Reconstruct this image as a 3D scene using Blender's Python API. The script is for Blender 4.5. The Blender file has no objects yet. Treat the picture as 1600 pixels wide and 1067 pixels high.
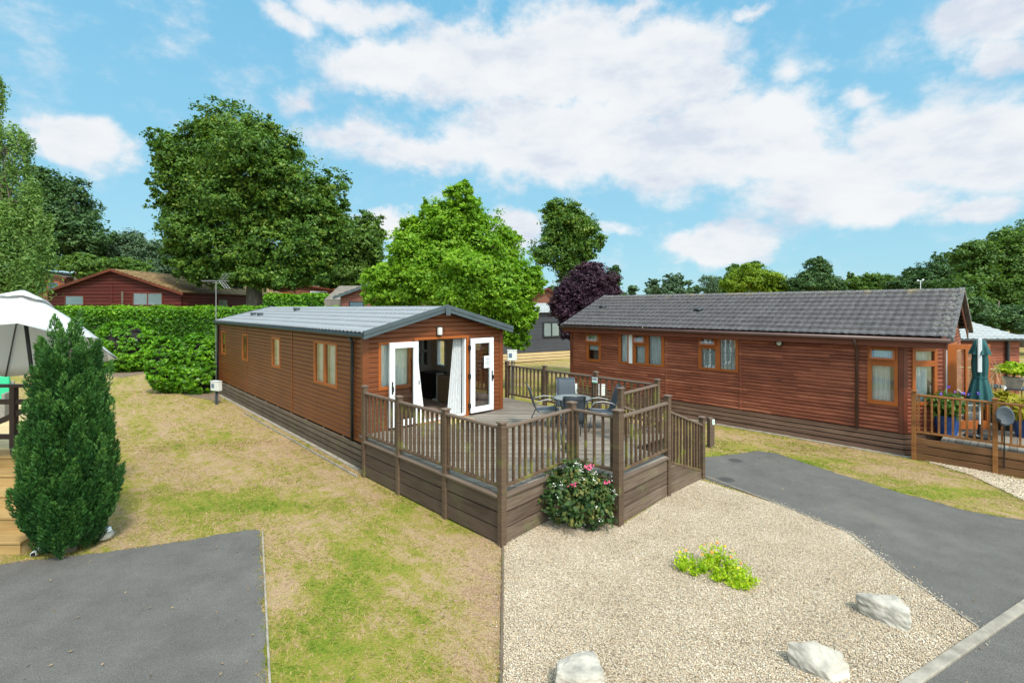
import bpy, math, random
import numpy as np
from mathutils import Vector, Matrix
R = math.radians
rng = np.random.default_rng(7); random.seed(7)
S = bpy.context.scene
COL = S.collection
# ------------------------------------------------------------------ camera
EYE = 3.5
cd = bpy.data.cameras.new('camera'); cam = bpy.data.objects.new('camera', cd); COL.objects.link(cam)
cam.location = (0, 0, EYE); cam.rotation_euler = (R(90), 0, 0)
cd.sensor_width = 36; cd.lens = 36*770/1600; cd.shift_y = -(533.5-480.5)/1600
cd.clip_start = .1; cd.clip_end = 3000
S.camera = cam
def at(x, y, Y):                       # pixel of the 1600 px photo -> point at distance Y
    return Vector(((x-800)/770*Y, Y, EYE-(y-480.5)/770*Y))
# ------------------------------------------------------------------ node helper
class G:
    def __init__(s, tree): s.t = tree
    def n(s, typ, props=None, **ins):
        nd = s.t.nodes.new('ShaderNode'+typ)
        for k, v in (props or {}).items(): setattr(nd, k, v)
        for k, v in ins.items():
            key = int(k[1:]) if k[0] == 'i' and k[1:].isdigit() else k.replace('_', ' ')
            s.set(nd.inputs[key], v)
        return nd
    def set(s, inp, v):
        if isinstance(v, bpy.types.NodeSocket): s.t.links.new(v, inp)
        elif v is not None:
            if inp.type == 'RGBA' and len(v) == 3: v = (*v, 1)
            inp.default_value = v
    def m(s, op, a, b=None, c=None, clamp=False):
        nd = s.t.nodes.new('ShaderNodeMath'); nd.operation = op; nd.use_clamp = clamp
        s.set(nd.inputs[0], a)
        if b is not None: s.set(nd.inputs[1], b)
        if c is not None: s.set(nd.inputs[2], c)
        return nd.outputs[0]
    def mix(s, f, a, b, bt='MIX'):
        nd = s.t.nodes.new('ShaderNodeMix'); nd.data_type = 'RGBA'; nd.blend_type = bt
        s.set(nd.inputs[0], f); s.set(nd.inputs[6], a); s.set(nd.inputs[7], b)
        return nd.outputs[2]
    def noise(s, vec, scale, detail=4, rough=.55, out=0):
        return s.n('TexNoise', Vector=vec, Scale=scale, Detail=detail, Roughness=rough).outputs[out]
    def ss(s, v, a, b, lo=0., hi=1.):
        nd = s.n('MapRange', {'interpolation_type': 'SMOOTHSTEP'}); s.set(nd.inputs[0], v)
        for i, q in enumerate((a, b, lo, hi)): s.set(nd.inputs[1+i], q)
        return nd.outputs[0]
    def ramp(s, f, stops):
        nd = s.n('ValToRGB'); s.set(nd.inputs[0], f); e = nd.color_ramp.elements
        while len(e) < len(stops): e.new(.5)
        for q, (p, c) in zip(e, stops): q.position = p; q.color = (*c, 1)
        return nd.outputs[0]
    def vmul(s, v, k):
        nd = s.n('VectorMath', {'operation': 'MULTIPLY'}); s.set(nd.inputs[0], v); nd.inputs[1].default_value = k
        return nd.outputs[0]
def c8(r, g, b):
    f = lambda u: (u/255/12.92 if u <= 10 else ((u/255+.055)/1.055)**2.4)
    return (f(r), f(g), f(b))
# ------------------------------------------------------------------ world, sun
SUN_EL, SUN_AZ = 52, 150                # azimuth clockwise from +Y (view direction)
W = bpy.data.worlds.new('World'); S.world = W; W.use_nodes = True
g = G(W.node_tree); W.node_tree.nodes.clear()
sky = g.n('TexSky', {'sky_type': 'NISHITA', 'sun_disc': False, 'sun_elevation': R(SUN_EL), 'sun_rotation': R(SUN_AZ),
                     'air_density': 1.0, 'dust_density': .6, 'ozone_density': 2.0})
tc = g.n('TexCoord').outputs['Generated']
xyz = g.n('SeparateXYZ', Vector=tc)
az = g.m('ARCTAN2', xyz.outputs[0], xyz.outputs[1]); el = g.m('ARCSINE', xyz.outputs[2])
ae = g.n('CombineXYZ', X=az, Y=el).outputs[0]
# cloud banks as azimuth, elevation and half sizes (built from where they stand in the photo), weight
CLP = [(600,95,105,42,1),(760,100,150,58,1),(900,100,135,75,1),(1030,110,115,70,1),(1110,140,60,35,.9),(550,205,75,26,.6),(660,235,120,32,.75),(880,215,180,60,1),(1060,230,160,65,1),
       (1215,225,85,62,1),(1290,290,150,52,1),(1440,225,120,75,1),(1560,225,120,72,1),(1380,330,120,28,.8),(1530,328,90,20,.8),(560,15,120,22,.6),(440,30,50,22,.6),(1560,20,100,40,.8),
       (1550,80,60,32,.7),(1000,15,40,14,.6),(1170,12,40,10,.5),(135,225,62,40,1),(1120,380,90,24,1),(1170,385,50,20,.9),(600,352,40,18,1),(805,362,50,30,1),(960,365,30,8,.5),
       (470,150,34,20,.5),(1240,120,40,20,.35),(1330,150,50,20,.5)]
CL = []
for x_, y_, rx_, ry_, w_ in CLP:
    dd = math.hypot(770, x_-800); e0 = math.atan((480.5-y_)/dd); CL.append((math.atan((x_-800)/770), e0, rx_*770/dd**2, ry_/dd*math.cos(e0)**2*1.15, w_))
wob = g.noise(ae, 6.5, 9, .6, 1)
wv = g.n('VectorMath', {'operation': 'MULTIPLY_ADD'}); g.set(wv.inputs[0], wob); wv.inputs[1].default_value = (.17, .12, 0); 
ae0 = g.n('VectorMath', {'operation': 'SUBTRACT'}); g.set(ae0.inputs[0], ae); ae0.inputs[1].default_value = (.085, .06, 0)
g.set(wv.inputs[2], ae0.outputs[0]); aw = wv.outputs[0]
dens = None; low = None
for a, e, ra, re, wt in CL:
    s1 = g.n('VectorMath', {'operation': 'SUBTRACT'}); g.set(s1.inputs[0], aw); s1.inputs[1].default_value = (a, e, 0)
    v2 = g.vmul(s1.outputs[0], (1/(ra*1.35), 1/(re*1.35), 0))
    ln = g.n('VectorMath', {'operation': 'LENGTH'}); g.set(ln.inputs[0], v2)
    d = g.m('MULTIPLY', g.m('SUBTRACT', 1.0, ln.outputs['Value']), wt)
    dens = d if dens is None else g.m('MAXIMUM', dens, d)
back = g.m('SUBTRACT', g.noise(tc, 2.2, 5, .6), .46)                 # clouds all round behind the view
bm = g.m('MAXIMUM', g.ss(xyz.outputs[1], .35, .1), g.ss(el, R(40), R(55)))
d2 = g.m('MAXIMUM', dens, g.m('MULTIPLY', g.m('MULTIPLY', back, 4.0), bm))
fine = g.noise(g.vmul(ae, (1, 1.5, 1)), 11, 9, .62)
d3 = g.m('ADD', d2, g.m('MULTIPLY', g.m('SUBTRACT', fine, .51), 1.05))
cm = g.m('MULTIPLY', g.ss(d3, -.04, .46), .96)
shade = g.noise(g.vmul(ae, (1, 2.2, 1)), 4.5, 6, .6)
ccol = g.ramp(shade, [(.40, (5.15, 5.22, 5.32)), (.51, (4.8, 4.95, 5.15)), (.63, (3.9, 4.2, 4.75))])
tint = g.mix(1.0, sky.outputs[0], (.95, 1.25, 1.12), 'MULTIPLY')
base = g.ramp(g.m('DIVIDE', el, R(42)), [(0., (2.25, 3.85, 4.6)), (.4, (1.55, 3.45, 4.7)), (1., (.92, 2.9, 4.6))])
skyc = g.mix(.88, tint, base)
final = g.mix(cm, skyc, ccol)
# soft fill added to the sky: brighter round the out-of-view sun
sd_ = g.n('VectorMath', {'operation': 'DOT_PRODUCT'}); g.set(sd_.inputs[0], tc)
sd_.inputs[1].default_value = (math.sin(R(SUN_AZ))*math.cos(R(SUN_EL)), math.cos(R(SUN_AZ))*math.cos(R(SUN_EL)), math.sin(R(SUN_EL)))
glow = g.m('ADD', 1.0, g.m('MULTIPLY', g.ss(sd_.outputs['Value'], .25, 1.0), 2.9))
gl_ = g.n('CombineXYZ', X=glow, Y=g.m('POWER', glow, .955), Z=g.m('POWER', glow, .86)).outputs[0]
final = g.mix(1.0, final, gl_, 'MULTIPLY')
bg = g.n('Background', Color=final, Strength=.1)
g.t.links.new(bg.outputs[0], g.n('OutputWorld').inputs[0])
ld = bpy.data.lights.new('sun', 'SUN'); ld.energy = 2.5; ld.angle = R(9); ld.color = (1, .93, .82)
sun = bpy.data.objects.new('sun', ld); COL.objects.link(sun)
a_, e_ = R(SUN_AZ), R(SUN_EL)
sun.rotation_euler = Vector((-math.sin(a_)*math.cos(e_), -math.cos(a_)*math.cos(e_), -math.sin(e_))).to_track_quat('-Z', 'Y').to_euler()
S.view_settings.view_transform = 'Standard'; S.view_settings.look = 'None'; S.view_settings.gamma = 1; S.view_settings.exposure = .85
S.cycles.max_bounces = 6; S.cycles.transparent_max_bounces = 12; S.cycles.diffuse_bounces = 3; S.cycles.glossy_bounces = 3
# ------------------------------------------------------------------ materials
def new_mat(name):
    m = bpy.data.materials.new(name); m.use_nodes = True; gg = G(m.node_tree)
    return m, gg, m.node_tree.nodes['Principled BSDF']
def simple(name, col, rough=.6, var=.25, scale=6, bump=.0, bscale=60, metal=0, spec=.4, emis=None, stretch=(1, 1, 1)):
    m, q, b = new_mat(name)
    oc = q.vmul(q.n('TexCoord').outputs['Object'], stretch)
    nz = q.noise(oc, scale, 5)
    lo = tuple(c*(1-var) for c in col); hi = tuple(min(1, c*(1+var)) for c in col)
    q.set(b.inputs['Base Color'], q.ramp(nz, [(.3, lo), (.7, hi)]))
    b.inputs['Roughness'].default_value = rough; b.inputs['Metallic'].default_value = metal
    b.inputs['Specular IOR Level'].default_value = spec
    if bump: q.set(b.inputs['Normal'], q.n('Bump', Strength=bump, Distance=.01, Height=q.noise(oc, bscale, 3)).outputs[0])
    return m
def wood(name, cols, pitch=.11, z0=0., rough=.55, grain=.5, boardvar=.35, axis=2, spec=.35, algae=None, gloss_var=.0, wide=None, seg=0.):
    """painted or stained boards lying along x/y with their index counted on `axis`"""
    m, q, b = new_mat(name)
    oc = q.n('TexCoord').outputs['Object']; sp = q.n('SeparateXYZ', Vector=oc)
    bi = q.m('FLOOR', q.m('DIVIDE', q.m('SUBTRACT', sp.outputs[axis], z0), pitch))
    wn = q.n('TexWhiteNoise', {'noise_dimensions': '1D'}, W=bi)
    if seg:
        sg = q.m('FLOOR', q.m('ADD', q.m('DIVIDE', sp.outputs[0], seg), q.m('MULTIPLY', wn.outputs[0], 7.3)))
        wn = q.n('TexWhiteNoise', {'noise_dimensions': '2D'}, Vector=q.n('CombineXYZ', X=sg, Y=bi).outputs[0])
        wn = type('o', (), {'outputs': [wn.outputs['Value']]})
    st = {2: (1.2, 1.2, 22), 0: (30, 1.5, 1.5), 1: (1.5, 30, 1.5)}[axis]
    off = q.n('CombineXYZ', X=wn.outputs[0], Y=q.m('MULTIPLY', wn.outputs[0], 7.0), Z=bi).outputs[0]
    vv = q.n('VectorMath', {'operation': 'ADD'}); q.set(vv.inputs[0], q.vmul(oc, st)); q.set(vv.inputs[1], q.vmul(off, (9, 3, 5)))
    gr = q.noise(vv.outputs[0], 1.6, 6, .6)
    pat = q.noise(oc, wide or .9, 3)
    f = q.m('ADD', q.m('MULTIPLY', q.m('SUBTRACT', gr, .5), grain*2), q.m('MULTIPLY', q.m('SUBTRACT', wn.outputs[0], .5), boardvar))
    f = q.m('ADD', f, q.m('ADD', .5, q.m('MULTIPLY', q.m('SUBTRACT', pat, .5), .7)))
    n = len(cols); col = q.ramp(f, [(i/(n-1), c) for i, c in enumerate(cols)])
    if algae:
        am = q.m('MULTIPLY', q.ss(q.noise(oc, 2.3, 5, .65), .52, .68), algae[1])
        if len(algae) > 2: am = q.m('MULTIPLY', am, q.ss(sp.outputs[2], algae[3], algae[2]))
        col = q.mix(am, col, algae[0])
    q.set(b.inputs['Base Color'], col); b.inputs['Roughness'].default_value = rough; b.inputs['Specular IOR Level'].default_value = spec
    q.set(b.inputs['Normal'], q.n('Bump', Strength=.25, Distance=.006, Height=gr).outputs[0])
    return m
def leafmat(name, cols, trans=.35, rough=.5, patch=None):
    m, q, b = new_mat(name); t = m.node_tree
    at_ = q.n('Attribute', {'attribute_name': 'v'})
    oc = q.n('TexCoord').outputs['Object']
    f = q.m('ADD', at_.outputs['Fac'], q.m('MULTIPLY', q.m('SUBTRACT', q.noise(oc, patch or .6, 3), .5), .7))
    n = len(cols); col = q.ramp(f, [(.05+.9*i/(n-1), c) for i, c in enumerate(cols)])
    q.set(b.inputs['Base Color'], col); b.inputs['Roughness'].default_value = rough; b.inputs['Specular IOR Level'].default_value = .25
    tr = q.n('BsdfTranslucent', Color=q.mix(1.0, col, (1.15, 1.25, .6), 'MULTIPLY'))
    mx = q.n('MixShader', i0=trans, i1=b.outputs[0], i2=tr.outputs[0])
    t.links.new(mx.outputs[0], t.nodes['Material Output'].inputs[0])
    return m
def glassmat(name, tint=(.9, .95, .93), refl=.10):
    m, q, b = new_mat(name); t = m.node_tree; t.nodes.remove(b)
    fr = q.n('Fresnel', IOR=1.5)
    f = q.m('ADD', q.m('MULTIPLY', fr.outputs[0], 1.6), refl, clamp=True)
    mx = q.n('MixShader', i0=f, i1=q.n('BsdfTransparent', Color=tint).outputs[0], i2=q.n('BsdfGlossy', Color=(.95, .97, 1), Roughness=.02).outputs[0])
    t.links.new(mx.outputs[0], t.nodes['Material Output'].inputs[0])
    return m
MT = {}
MT['siding'] = wood('stained_siding', [(0.086,0.023,0.006), (0.133,0.036,0.010), (0.172,0.049,0.014), (0.224,0.067,0.022)], .108, .554, .38, .42, .14, spec=.4)
MT['lodgelog'] = wood('lodge_logs', [(.075,.020,.010),(.18,.048,.024),(.27,.078,.040),(.42,.155,.085)], .093, .516, .6, .8, .40, seg=1.3)
MT['trim'] = wood('orange_trim', [(.20,.05,.010),(.31,.082,.015),(.38,.11,.022)], .3, 0, .4, .25, .1)
MT['darktrim'] = wood('red_corner_trim', [(.07,.018,.010),(.13,.034,.016),(.17,.045,.022)], .4, 0, .5)
MT['skirt'] = wood('grey_skirting', [(0.050,0.033,0.023), (0.106,0.073,0.049), (0.150,0.108,0.076), (0.213,0.154,0.109)], .130, .03, .75, .6, .3, algae=((.10,.11,.04), .5))
MT['skirt2'] = wood('brown_skirting', [(0.055,0.026,0.016), (0.132,0.070,0.045), (0.187,0.105,0.070), (0.264,0.170,0.117)], .108, .0, .75, .6, .3)
MT['post'] = wood('deck_post_wood', [(0.034,0.018,0.011), (0.073,0.044,0.026), (0.113,0.070,0.043), (0.176,0.118,0.076)], 3, 0, .75, .5, .1, algae=((.14,.15,.035), .75, .9, 1.9))
MT['rail'] = wood('deck_rail_wood', [(0.075,0.048,0.032), (0.130,0.088,0.062), (0.180,0.128,0.092)], 3, 0, .7, .5, .1)
MT['bal'] = wood('baluster_wood', [(0.039,0.021,0.012), (0.083,0.047,0.027), (0.118,0.069,0.040), (0.167,0.105,0.065)], 3, 0, .75, .5, .1, algae=((.17,.16,.035), .9), wide=3)
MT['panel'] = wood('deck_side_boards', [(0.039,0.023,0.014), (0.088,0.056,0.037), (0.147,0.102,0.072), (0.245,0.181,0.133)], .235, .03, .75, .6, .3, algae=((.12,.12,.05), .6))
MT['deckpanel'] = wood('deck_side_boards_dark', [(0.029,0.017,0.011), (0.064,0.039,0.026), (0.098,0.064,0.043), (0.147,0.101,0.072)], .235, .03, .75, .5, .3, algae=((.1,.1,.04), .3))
m, q, b = new_mat('weathered_decking'); MT['deckm'] = m
oc = q.n('TexCoord').outputs['Object']; at_ = q.n('Attribute', {'attribute_name': 'v'})
rot = q.n('VectorRotate', {'rotation_type': 'Z_AXIS'}, Vector=oc, Angle=R(-45)).outputs[0]
gr = q.noise(q.vmul(rot, (1.5, 26, 1)), 1.6, 5, .6)
f = q.m('ADD', q.m('MULTIPLY', gr, .6), q.m('ADD', q.m('MULTIPLY', at_.outputs['Fac'], .28), q.m('MULTIPLY', q.noise(oc, 1.1, 4), .35)))
q.set(b.inputs['Base Color'], q.ramp(f, [(.3, (.075,.056,.042)), (.55, (.15,.12,.093)), (.75, (.235,.198,.158)), (.95, (.31,.27,.22))])); b.inputs['Roughness'].default_value = .8
MT['roofm'] = simple('grey_metal_roof', (.235,.24,.25), .42, .08, 3, .05, 80, spec=.5)
MT['fascia'] = simple('slate_grey_fascia', (.062,.08,.088), .4, .12, 3)
MT['gutter'] = simple('dark_gutter', (.018,.022,.024), .35, .3, 3)
MT['brgutter'] = simple('brown_gutter', (.085,.045,.038), .4, .2, 3)
m, q, b = new_mat('concrete_roof_tiles'); MT['tiles'] = m
oc = q.n('TexCoord').outputs['Object']; sp = q.n('SeparateXYZ', Vector=oc)
n1 = q.noise(oc, 9, 6, .7); n2 = q.noise(oc, 1.2, 4)
vor = q.n('TexVoronoi', Vector=q.vmul(oc, (5, 3.4, 0)), Scale=1.0)
f = q.m('ADD', q.m('MULTIPLY', n1, .7), q.m('ADD', q.m('ADD', q.m('MULTIPLY', n2, .18), .09), q.m('MULTIPLY', q.n('SeparateXYZ', Vector=vor.outputs['Color']).outputs[0], .12)))
col = q.ramp(f, [(.38, (.035,.031,.033)), (.58, (.066,.060,.064)), (.78, (.105,.098,.102)), (.95, (.17,.165,.16))])
# lichen thickest along ridge and verge
rm = q.ss(sp.outputs[1], 1.9, 2.6); vm = q.ss(sp.outputs[0], .35, .75)
lm = q.m('MULTIPLY', q.m('ADD', .25, q.m('MAXIMUM', rm, vm)), q.ss(q.noise(oc, 22, 6, .75), .5, .62), clamp=True)
col = q.mix(lm, col, (.23, .225, .195))
om = q.m('MULTIPLY', q.ss(sp.outputs[1], 2.0, 2.5), q.ss(q.noise(q.vmul(oc, (1, .3, 1)), 3.1, 5, .7), .52, .64))
col = q.mix(q.m('MULTIPLY', om, .7), col, (.26, .19, .09))
q.set(b.inputs['Base Color'], col); b.inputs['Roughness'].default_value = .8
q.set(b.inputs['Normal'], q.n('Bump', Strength=.5, Distance=.01, Height=n1).outputs[0])
MT['mosstiles'] = simple('mossy_tiles', (.19,.125,.055), .9, .55, 2.5, .4, 12)
MT['browntiles'] = simple('pale_brown_tiles', (.17,.145,.12), .85, .25, 3, .3, 20)
MT['whiteroof'] = simple('pale_metal_tiles', (.26,.27,.27), .5, .12, 2)
MT['pvc'] = simple('white_plastic', (.72,.73,.74), .3, .03, 2, spec=.5)
MT['glass'] = glassmat('window_glass'); MT['glass2'] = glassmat('door_glass', (.95,.96,.95), -.05)
MT['frost'] = simple('frosted_glass', (.30,.36,.33), .25, .15, 2)
MT['curtain'] = simple('white_curtain', (.80,.80,.79), .85, .05, 4)
MT['net'] = simple('net_curtain', (.86,.88,.88), .85, .12, 9, stretch=(6, 6, .5))
MT['blind'] = simple('blind_slats', (.75,.78,.76), .5, .08, 3)
MT['patcur'] = simple('patterned_curtain', (.50,.51,.52), .85, .18, 14, stretch=(3, 3, .7))
MT['black'] = simple('black_plastic', (.012,.012,.013), .4, .3, 5)
MT['inwall'] = simple('beige_lining', (.58,.50,.40), .8, .08, 2)
MT['carpet'] = simple('brown_carpet', (.40,.30,.24), .95, .15, 20, .3, 200)
MT['oak'] = simple('oak_cabinet', (.27,.19,.11), .5, .2, 3, stretch=(8, 8, 1))
MT['conc'] = simple('pale_concrete', (.26,.225,.18), .9, .3, 7, .3, 40)
MT['shadefill'] = simple('dark_underside', (.02,.017,.014), .95, .3, 4)  # near-black fill painting the shade behind gaps and inside hedges
MT['bark'] = simple('bark', (.12,.10,.075), .95, .45, 3, .8, 14, stretch=(3, 3, .6))
MT['charcoal'] = simple('charcoal_mesh_fabric', (.045,.055,.068), .65, .12, 40, .2, 300)
MT['chairmetal'] = simple('grey_metal_tube', (.10,.11,.12), .35, .1, 5, metal=.6)
MT['silver'] = simple('silver_tube', (.30,.30,.30), .5, .1, 5, metal=.8)
MT['tabletop'] = simple('frosted_table_glass', (.24,.25,.24), .12, .15, 5, spec=.8)
MT['redlog'] = wood('dark_red_logs', [(.045,.008,.006),(.085,.015,.011),(.12,.022,.015)], .2, 0, .6, .4, .3)
MT['orlog'] = wood('orange_brown_boards', [(.12,.04,.02),(.19,.07,.04),(.25,.10,.06)], .15, 0, .6, .4, .3)
MT['pinklog'] = wood('pinkish_brown_boards', [(.14,.05,.036),(.20,.078,.055),(.25,.10,.07)], .15, 0, .6, .3, .2)
MT['darklog'] = wood('charcoal_boards', [(.028,.028,.033),(.045,.045,.052),(.062,.062,.07)], .12, 0, .5, .3, .3)
MT['newwood'] = wood('pale_new_timber', [(.34,.24,.12),(.47,.34,.17),(.57,.43,.24)], .14, 0, .7, .5, .3)
MT['stepwood'] = wood('yellow_step_timber', [(.22,.13,.045),(.34,.215,.08),(.44,.30,.13)], .19, 0, .7, .5, .3)
MT['darkfence'] = wood('dark_brown_paint', [(.03,.016,.013),(.05,.027,.022)], 1, 0, .5, .3, .1)
MT['ambwood'] = wood('amber_stained_timber', [(.10,.034,.010),(.19,.070,.018),(.26,.105,.028),(.36,.16,.05)], .19, .0, .6, .6, .35)
MT['ambdark'] = wood('amber_dark_boards', [(.055,.024,.010),(.14,.060,.022),(.24,.115,.045)], .19, .0, .6, .6, .35)
MT['teal'] = simple('teal_canvas', (.016,.080,.082), .8, .2, 5)
MT['greymetal'] = simple('grey_dish_metal', (.05,.06,.07), .55, .1, 4)
MT['lgrey'] = simple('light_grey_canvas', (.62,.64,.66), .8, .06, 3)
MT['canvas'] = simple('white_canvas', (.80,.80,.80), .8, .03, 2)
m, q, b = new_mat('thin_white_canvas'); q.set(b.inputs['Base Color'], (.78,.78,.78)); b.inputs['Roughness'].default_value = .8
mx = q.n('MixShader', i0=.45, i1=b.outputs[0], i2=q.n('BsdfTranslucent', Color=(.8,.8,.8)).outputs[0]); m.node_tree.links.new(mx.outputs[0], m.node_tree.nodes['Material Output'].inputs[0]); MT['canvas'] = m
MT['blue'] = simple('blue_glazed_pot', (.012,.06,.22), .2, .3, 3, spec=.6)
MT['greenp'] = simple('green_cushion', (.03,.42,.20), .7, .1, 3)
MT['wicker'] = simple('grey_wicker', (.22,.20,.17), .8, .3, 40, .5, 80)
MT['meter'] = simple('cream_plastic_box', (.58,.58,.54), .45, .08, 4)
MT['boulder'] = simple('pale_limestone', (.37,.33,.275), .9, .38, 5, .9, 24)
MT['soil'] = simple('dry_soil', (.16,.11,.075), .95, .3, 6, .5, 30)
MT['card'] = simple('white_card', (.75,.77,.76), .5, .03, 3)
MT['ink'] = simple('grey_print', (.16,.19,.21), .6, .1, 3)
MT['inkgreen'] = simple('green_print', (.10,.42,.20), .6, .1, 3)
MT['screen'] = simple('blue_grey_window', (.10,.14,.20), .3, .3, 20)
# ------------------------------------------------------------------ mesh builder
class MB:
    def __init__(s): s.v = []; s.f = []; s.a = []
    def add(s, vs, fs, a=0.):
        o = len(s.v); s.v += [tuple(p) for p in vs]; s.f += [tuple(i+o for i in f) for f in fs]; s.a += [a]*len(fs); return s
    def box(s, x0, x1, y0, y1, z0, z1, a=0.):
        x0, x1 = sorted((x0, x1)); y0, y1 = sorted((y0, y1)); z0, z1 = sorted((z0, z1))
        v = [(x, y, z) for z in (z0, z1) for x, y in ((x0, y0), (x1, y0), (x1, y1), (x0, y1))]
        return s.add(v, [(3,2,1,0),(4,5,6,7),(0,1,5,4),(1,2,6,5),(2,3,7,6),(3,0,4,7)], a)
    def bar(s, p, q, w, h, a=0., up=(0, 0, 1)):
        p, q = Vector(p), Vector(q); d = (q-p).normalized(); u = Vector(up)
        if abs(d.dot(u)) > .98: u = Vector((1, 0, 0))
        sd = d.cross(u).normalized(); u = sd.cross(d).normalized(); sd *= w/2; u *= h/2
        v = [p-sd-u, p+sd-u, p+sd+u, p-sd+u, q-sd-u, q+sd-u, q+sd+u, q-sd+u]
        return s.add(v, [(3,2,1,0),(4,5,6,7),(0,1,5,4),(1,2,6,5),(2,3,7,6),(3,0,4,7)], a)
    def tube(s, pts, r, n=8, a=0.):
        pts = [Vector(p) for p in pts]; rs = r if isinstance(r, (list, tuple)) else [r]*len(pts)
        rings = []; prev = None
        for i, p in enumerate(pts):
            d = (pts[min(i+1, len(pts)-1)]-pts[max(i-1, 0)]).normalized()
            u = prev if prev is not None else (Vector((0, 0, 1)) if abs(d.z) < .9 else Vector((1, 0, 0)))
            sd = d.cross(u).normalized(); u = sd.cross(d).normalized(); prev = u
            rings.append([p+(sd*math.cos(2*math.pi*k/n)+u*math.sin(2*math.pi*k/n))*rs[i] for k in range(n)])
        v = [p for r_ in rings for p in r_]; f = []
        for i in range(len(pts)-1):
            for k in range(n): f.append((i*n+k, i*n+(k+1) % n, (i+1)*n+(k+1) % n, (i+1)*n+k))
        f.append(tuple(range(n-1, -1, -1))); f.append(tuple((len(pts)-1)*n+k for k in range(n)))
        return s.add(v, f, a)
    def prism(s, poly, z0, z1, a=0.):
        n = len(poly); v = [(x, y, z0) for x, y in poly]+[(x, y, z1) for x, y in poly]
        return s.add(v, [tuple(range(n-1, -1, -1)), tuple(range(n, 2*n))]+[(i, (i+1) % n, n+(i+1) % n, n+i) for i in range(n)], a)
    def lathe(s, prof, n=20, c=(0, 0, 0), a=0., cap=True):
        v = []; f = []
        for r, z in prof:
            for k in range(n): v.append((c[0]+r*math.cos(2*math.pi*k/n), c[1]+r*math.sin(2*math.pi*k/n), c[2]+z))
        for i in range(len(prof)-1):
            for k in range(n): f.append((i*n+k, i*n+(k+1) % n, (i+1)*n+(k+1) % n, (i+1)*n+k))
        if cap: f += [tuple(range(n-1, -1, -1)), tuple((len(prof)-1)*n+k for k in range(n))]
        return s.add(v, f, a)
    def build(s, name, mat, parent=None, bevel=0, smooth=False, attr=False):
        me = bpy.data.meshes.new(name); me.from_pydata(s.v, [], s.f)
        me.materials.append(mat)
        if attr:
            at = me.attributes.new('v', 'FLOAT', 'FACE'); at.data.foreach_set('value', s.a)
        if smooth: me.polygons.foreach_set('use_smooth', [True]*len(me.polygons))
        o = bpy.data.objects.new(name, me); COL.objects.link(o)
        if parent: o.parent = parent
        if bevel:
            b = o.modifiers.new('bevel', 'BEVEL'); b.width = bevel; b.segments = 2; b.limit_method = 'ANGLE'
        return o
def tag(o, label, cat, group=None):
    o['label'] = label; o['category'] = cat
    if group: o['group'] = group
    return o
def thing(name, loc, rz, label, cat, group=None):
    o = bpy.data.objects.new(name, None); COL.objects.link(o); o.location = loc; o.rotation_euler = (0, 0, rz)
    o.empty_display_size = .3
    return tag(o, label, cat, group)
def struct(o): o['kind'] = 'structure'; return o
def stuff(o, label, cat):
    o['kind'] = 'stuff'; o['label'] = label; o['category'] = cat; return o
def np_mesh(name, V, F, mat, parent=None, v=None, smooth=False):
    """V (n,3), F (m,k)"""
    me = bpy.data.meshes.new(name); V = np.ascontiguousarray(V, dtype=np.float32); F = np.ascontiguousarray(F, dtype=np.int32)
    m_, k = F.shape
    me.vertices.add(len(V)); me.vertices.foreach_set('co', V.ravel())
    me.loops.add(m_*k); me.loops.foreach_set('vertex_index', F.ravel())
    me.polygons.add(m_); me.polygons.foreach_set('loop_start', np.arange(0, m_*k, k, dtype=np.int32))
    if smooth: me.polygons.foreach_set('use_smooth', np.ones(m_, dtype=bool))
    me.update(calc_edges=True); me.materials.append(mat)
    if v is not None:
        at = me.attributes.new('v', 'FLOAT', 'FACE'); at.data.foreach_set('value', np.ascontiguousarray(v, dtype=np.float32))
    o = bpy.data.objects.new(name, me); COL.objects.link(o)
    if parent: o.parent = parent
    return o
def copy_tree(o, parent=None):
    c = o.copy(); COL.objects.link(c)
    if parent: c.parent = parent
    for ch in list(o.children): copy_tree(ch, c)
    return c
def grid_mesh(name, P, mat, parent=None, smooth=False):
    """P: (a,b,3)"""
    a, b = P.shape[:2]; i = np.arange(a*b).reshape(a, b)
    F = np.stack([i[:-1, :-1], i[1:, :-1], i[1:, 1:], i[:-1, 1:]], -1).reshape(-1, 4)
    return np_mesh(name, P.reshape(-1, 3), F, mat, parent, smooth=smooth)
# ------------------------------------------------------------------ ground
def gz(x, y):
    t = np.clip((np.asarray(y, float)-31)/18, 0, 1); return (t*t*(3-2*t))*1.6*np.clip((14-np.asarray(x, float))/14, 0, 1)
def pix_ground(pts): return [((x-800)/(y-480.5)*EYE, 770*EYE/(y-480.5)) for x, y in pts]
TAR_L = pix_ground([(0, 883), (60, 875), (240, 853), (397, 828), (406, 830), (416, 1067)])+[(-1.55, 3.2), (-9, 3.2), (-9, 6.6)]
DRIVE = pix_ground([(1091, 745), (1097, 715), (1130, 712), (1184, 704.7), (1215, 709), (1264, 726), (1424, 775), (1510, 798.5), (1600, 813)])+[(9.6, 7.2), (9.6, 6.2)]+\
        pix_ground([(1600, 939), (1530, 981), (1397, 888.5), (1338.5, 843.5), (1322.8, 831.8), (1200, 782)])
DRIVE[-1] = pix_ground([(1210, 786)])[0]
GRAV = pix_ground([(787, 848), (860, 805), (970, 823), (1042, 776), (1091, 750), (1210, 787), (1322, 832.8), (1338, 844.5), (1396, 889.5), (1529, 982.5), (1407, 1067)])+\
       [(2.2, 3.3), (-.12, 3.3)]
GRAV_R = pix_ground([(1423, 713), (1555, 741), (1640, 760), (1700, 800), (1600, 783), (1520, 744), (1450, 722)])
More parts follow.
